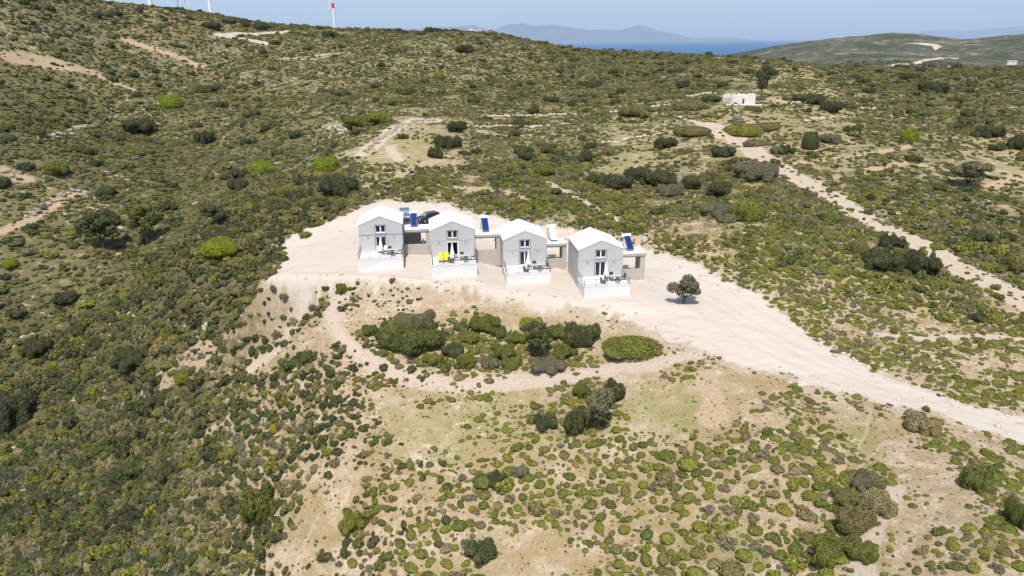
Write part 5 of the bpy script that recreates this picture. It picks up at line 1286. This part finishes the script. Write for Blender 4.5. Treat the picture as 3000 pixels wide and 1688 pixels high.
me = bpy.data.meshes.new('scrub'); me.vertices.add(len(Xr)); me.vertices.foreach_set('co', Xr.astype(np.float32).ravel())
def attr(nm, ty, val, key='value'): a = me.attributes.new(nm, ty, 'POINT'); a.data.foreach_set(key, val)
attr('kindi', 'INT', kind[rest].astype(np.int32)); attr('tint', 'FLOAT', tint[rest].astype(np.float32))
attr('scl', 'FLOAT_VECTOR', np.stack([RR[rest] * rng.uniform(.85, 1.25, len(Xr)), RR[rest] * rng.uniform(.7, 1.0, len(Xr)), hs[rest] / .8], 1).astype(np.float32).ravel(), 'vector')
attr('rotv', 'FLOAT_VECTOR', np.stack([rng.uniform(-.12, .12, len(Xr)), rng.uniform(-.12, .12, len(Xr)), rot[rest]], 1).astype(np.float32).ravel(), 'vector')
me.update(); so = bpy.data.objects.new('scrub', me); COL.objects.link(so); tag(so, 'dense low scrub covering the hillsides', kind='stuff')
ng = bpy.data.node_groups.new('scatter', 'GeometryNodeTree')
ng.interface.new_socket('Geometry', in_out='INPUT', socket_type='NodeSocketGeometry'); ng.interface.new_socket('Geometry', in_out='OUTPUT', socket_type='NodeSocketGeometry')
gi = ng.nodes.new('NodeGroupInput'); go = ng.nodes.new('NodeGroupOutput'); ip = ng.nodes.new('GeometryNodeInstanceOnPoints'); ci = ng.nodes.new('GeometryNodeCollectionInfo')
ci.inputs['Collection'].default_value = SRC; ci.inputs['Separate Children'].default_value = True; ci.inputs['Reset Children'].default_value = True
def na(nm, ty): x = ng.nodes.new('GeometryNodeInputNamedAttribute'); x.data_type = ty; x.inputs['Name'].default_value = nm; return next(o for o in x.outputs if o.enabled and o.name == 'Attribute')
ng.links.new(gi.outputs[0], ip.inputs['Points']); ng.links.new(ci.outputs[0], ip.inputs['Instance']); ip.inputs['Pick Instance'].default_value = True
ng.links.new(na('kindi', 'INT'), ip.inputs['Instance Index']); ng.links.new(na('scl', 'FLOAT_VECTOR'), ip.inputs['Scale']); ng.links.new(na('rotv', 'FLOAT_VECTOR'), ip.inputs['Rotation'])
ng.links.new(ip.outputs[0], go.inputs[0]); md = so.modifiers.new('scatter', 'NODES'); md.node_group = ng
print('SCRUB', len(Xr))
# loose stones
nS = 17000; X, Y, D = polar(nS, 45, 150); Z, pad, path, tan, gr, vg = cover_at(X, Y)
s_, t_ = st(X, Y)
edge = np.abs(sdpoly(X, Y, PADW)) < 2.2
k = ((rng.random(nS) < .07 * (1 - vg) * (1 - pad)) | (rng.random(nS) < .12 * path * (1 - pad)) | (edge & (rng.random(nS) < .55)) | ((rng.random(nS) < .2) & (pad > .5) & (t_ > 12) )) & ~blocked(X, Y)
V, F = [], []; cv, cf = ICO2
for i in np.where(k)[0]:
    r = rng.uniform(.05, .17) * (1.6 if rng.random() < .08 else 1); a = rng.uniform(0, 6.28)
    c_, sn = math.cos(a), math.sin(a); v = cv * (1 + .2 * np.sin(cv[:, [0]] * 6 + i)) * [r * 1.3, r, r * .6]
    v = np.stack([v[:, 0] * c_ - v[:, 1] * sn + X[i], v[:, 0] * sn + v[:, 1] * c_ + Y[i], v[:, 2] + Z[i] + r * .2], 1); V.append(v); F.append(cf + len(cv) * len(F))
me = npmesh('loose_stones', np.vstack(V), np.vstack(F)); me.materials.append(M['rock']); o = bpy.data.objects.new('loose_stones', me); COL.objects.link(o); tag(o, 'loose pale stones on the bare ground', kind='stuff')

# ------------------------------------------------------------------ haze
def haze():
    o = MB().box(-62000, -300, -190, 62000, 62000, 2600).build('haze', bpy.data.materials.new('haze_air')); m = o.data.materials[0]; m.use_nodes = True; n = m.node_tree; n.nodes.clear()
    v = N(n, 'ShaderNodeVolumePrincipled'); out = N(n, 'ShaderNodeOutputMaterial'); n.links.new(v.outputs[0], out.inputs['Volume'])
    v.inputs['Color'].default_value = (.74, .87, 1.0, 1); v.inputs['Density'].default_value = 2.7e-5; v.inputs['Anisotropy'].default_value = .1
    m.volume_intersection_method if False else None
    tag(o, 'thin blue air haze', kind='stuff')
haze()
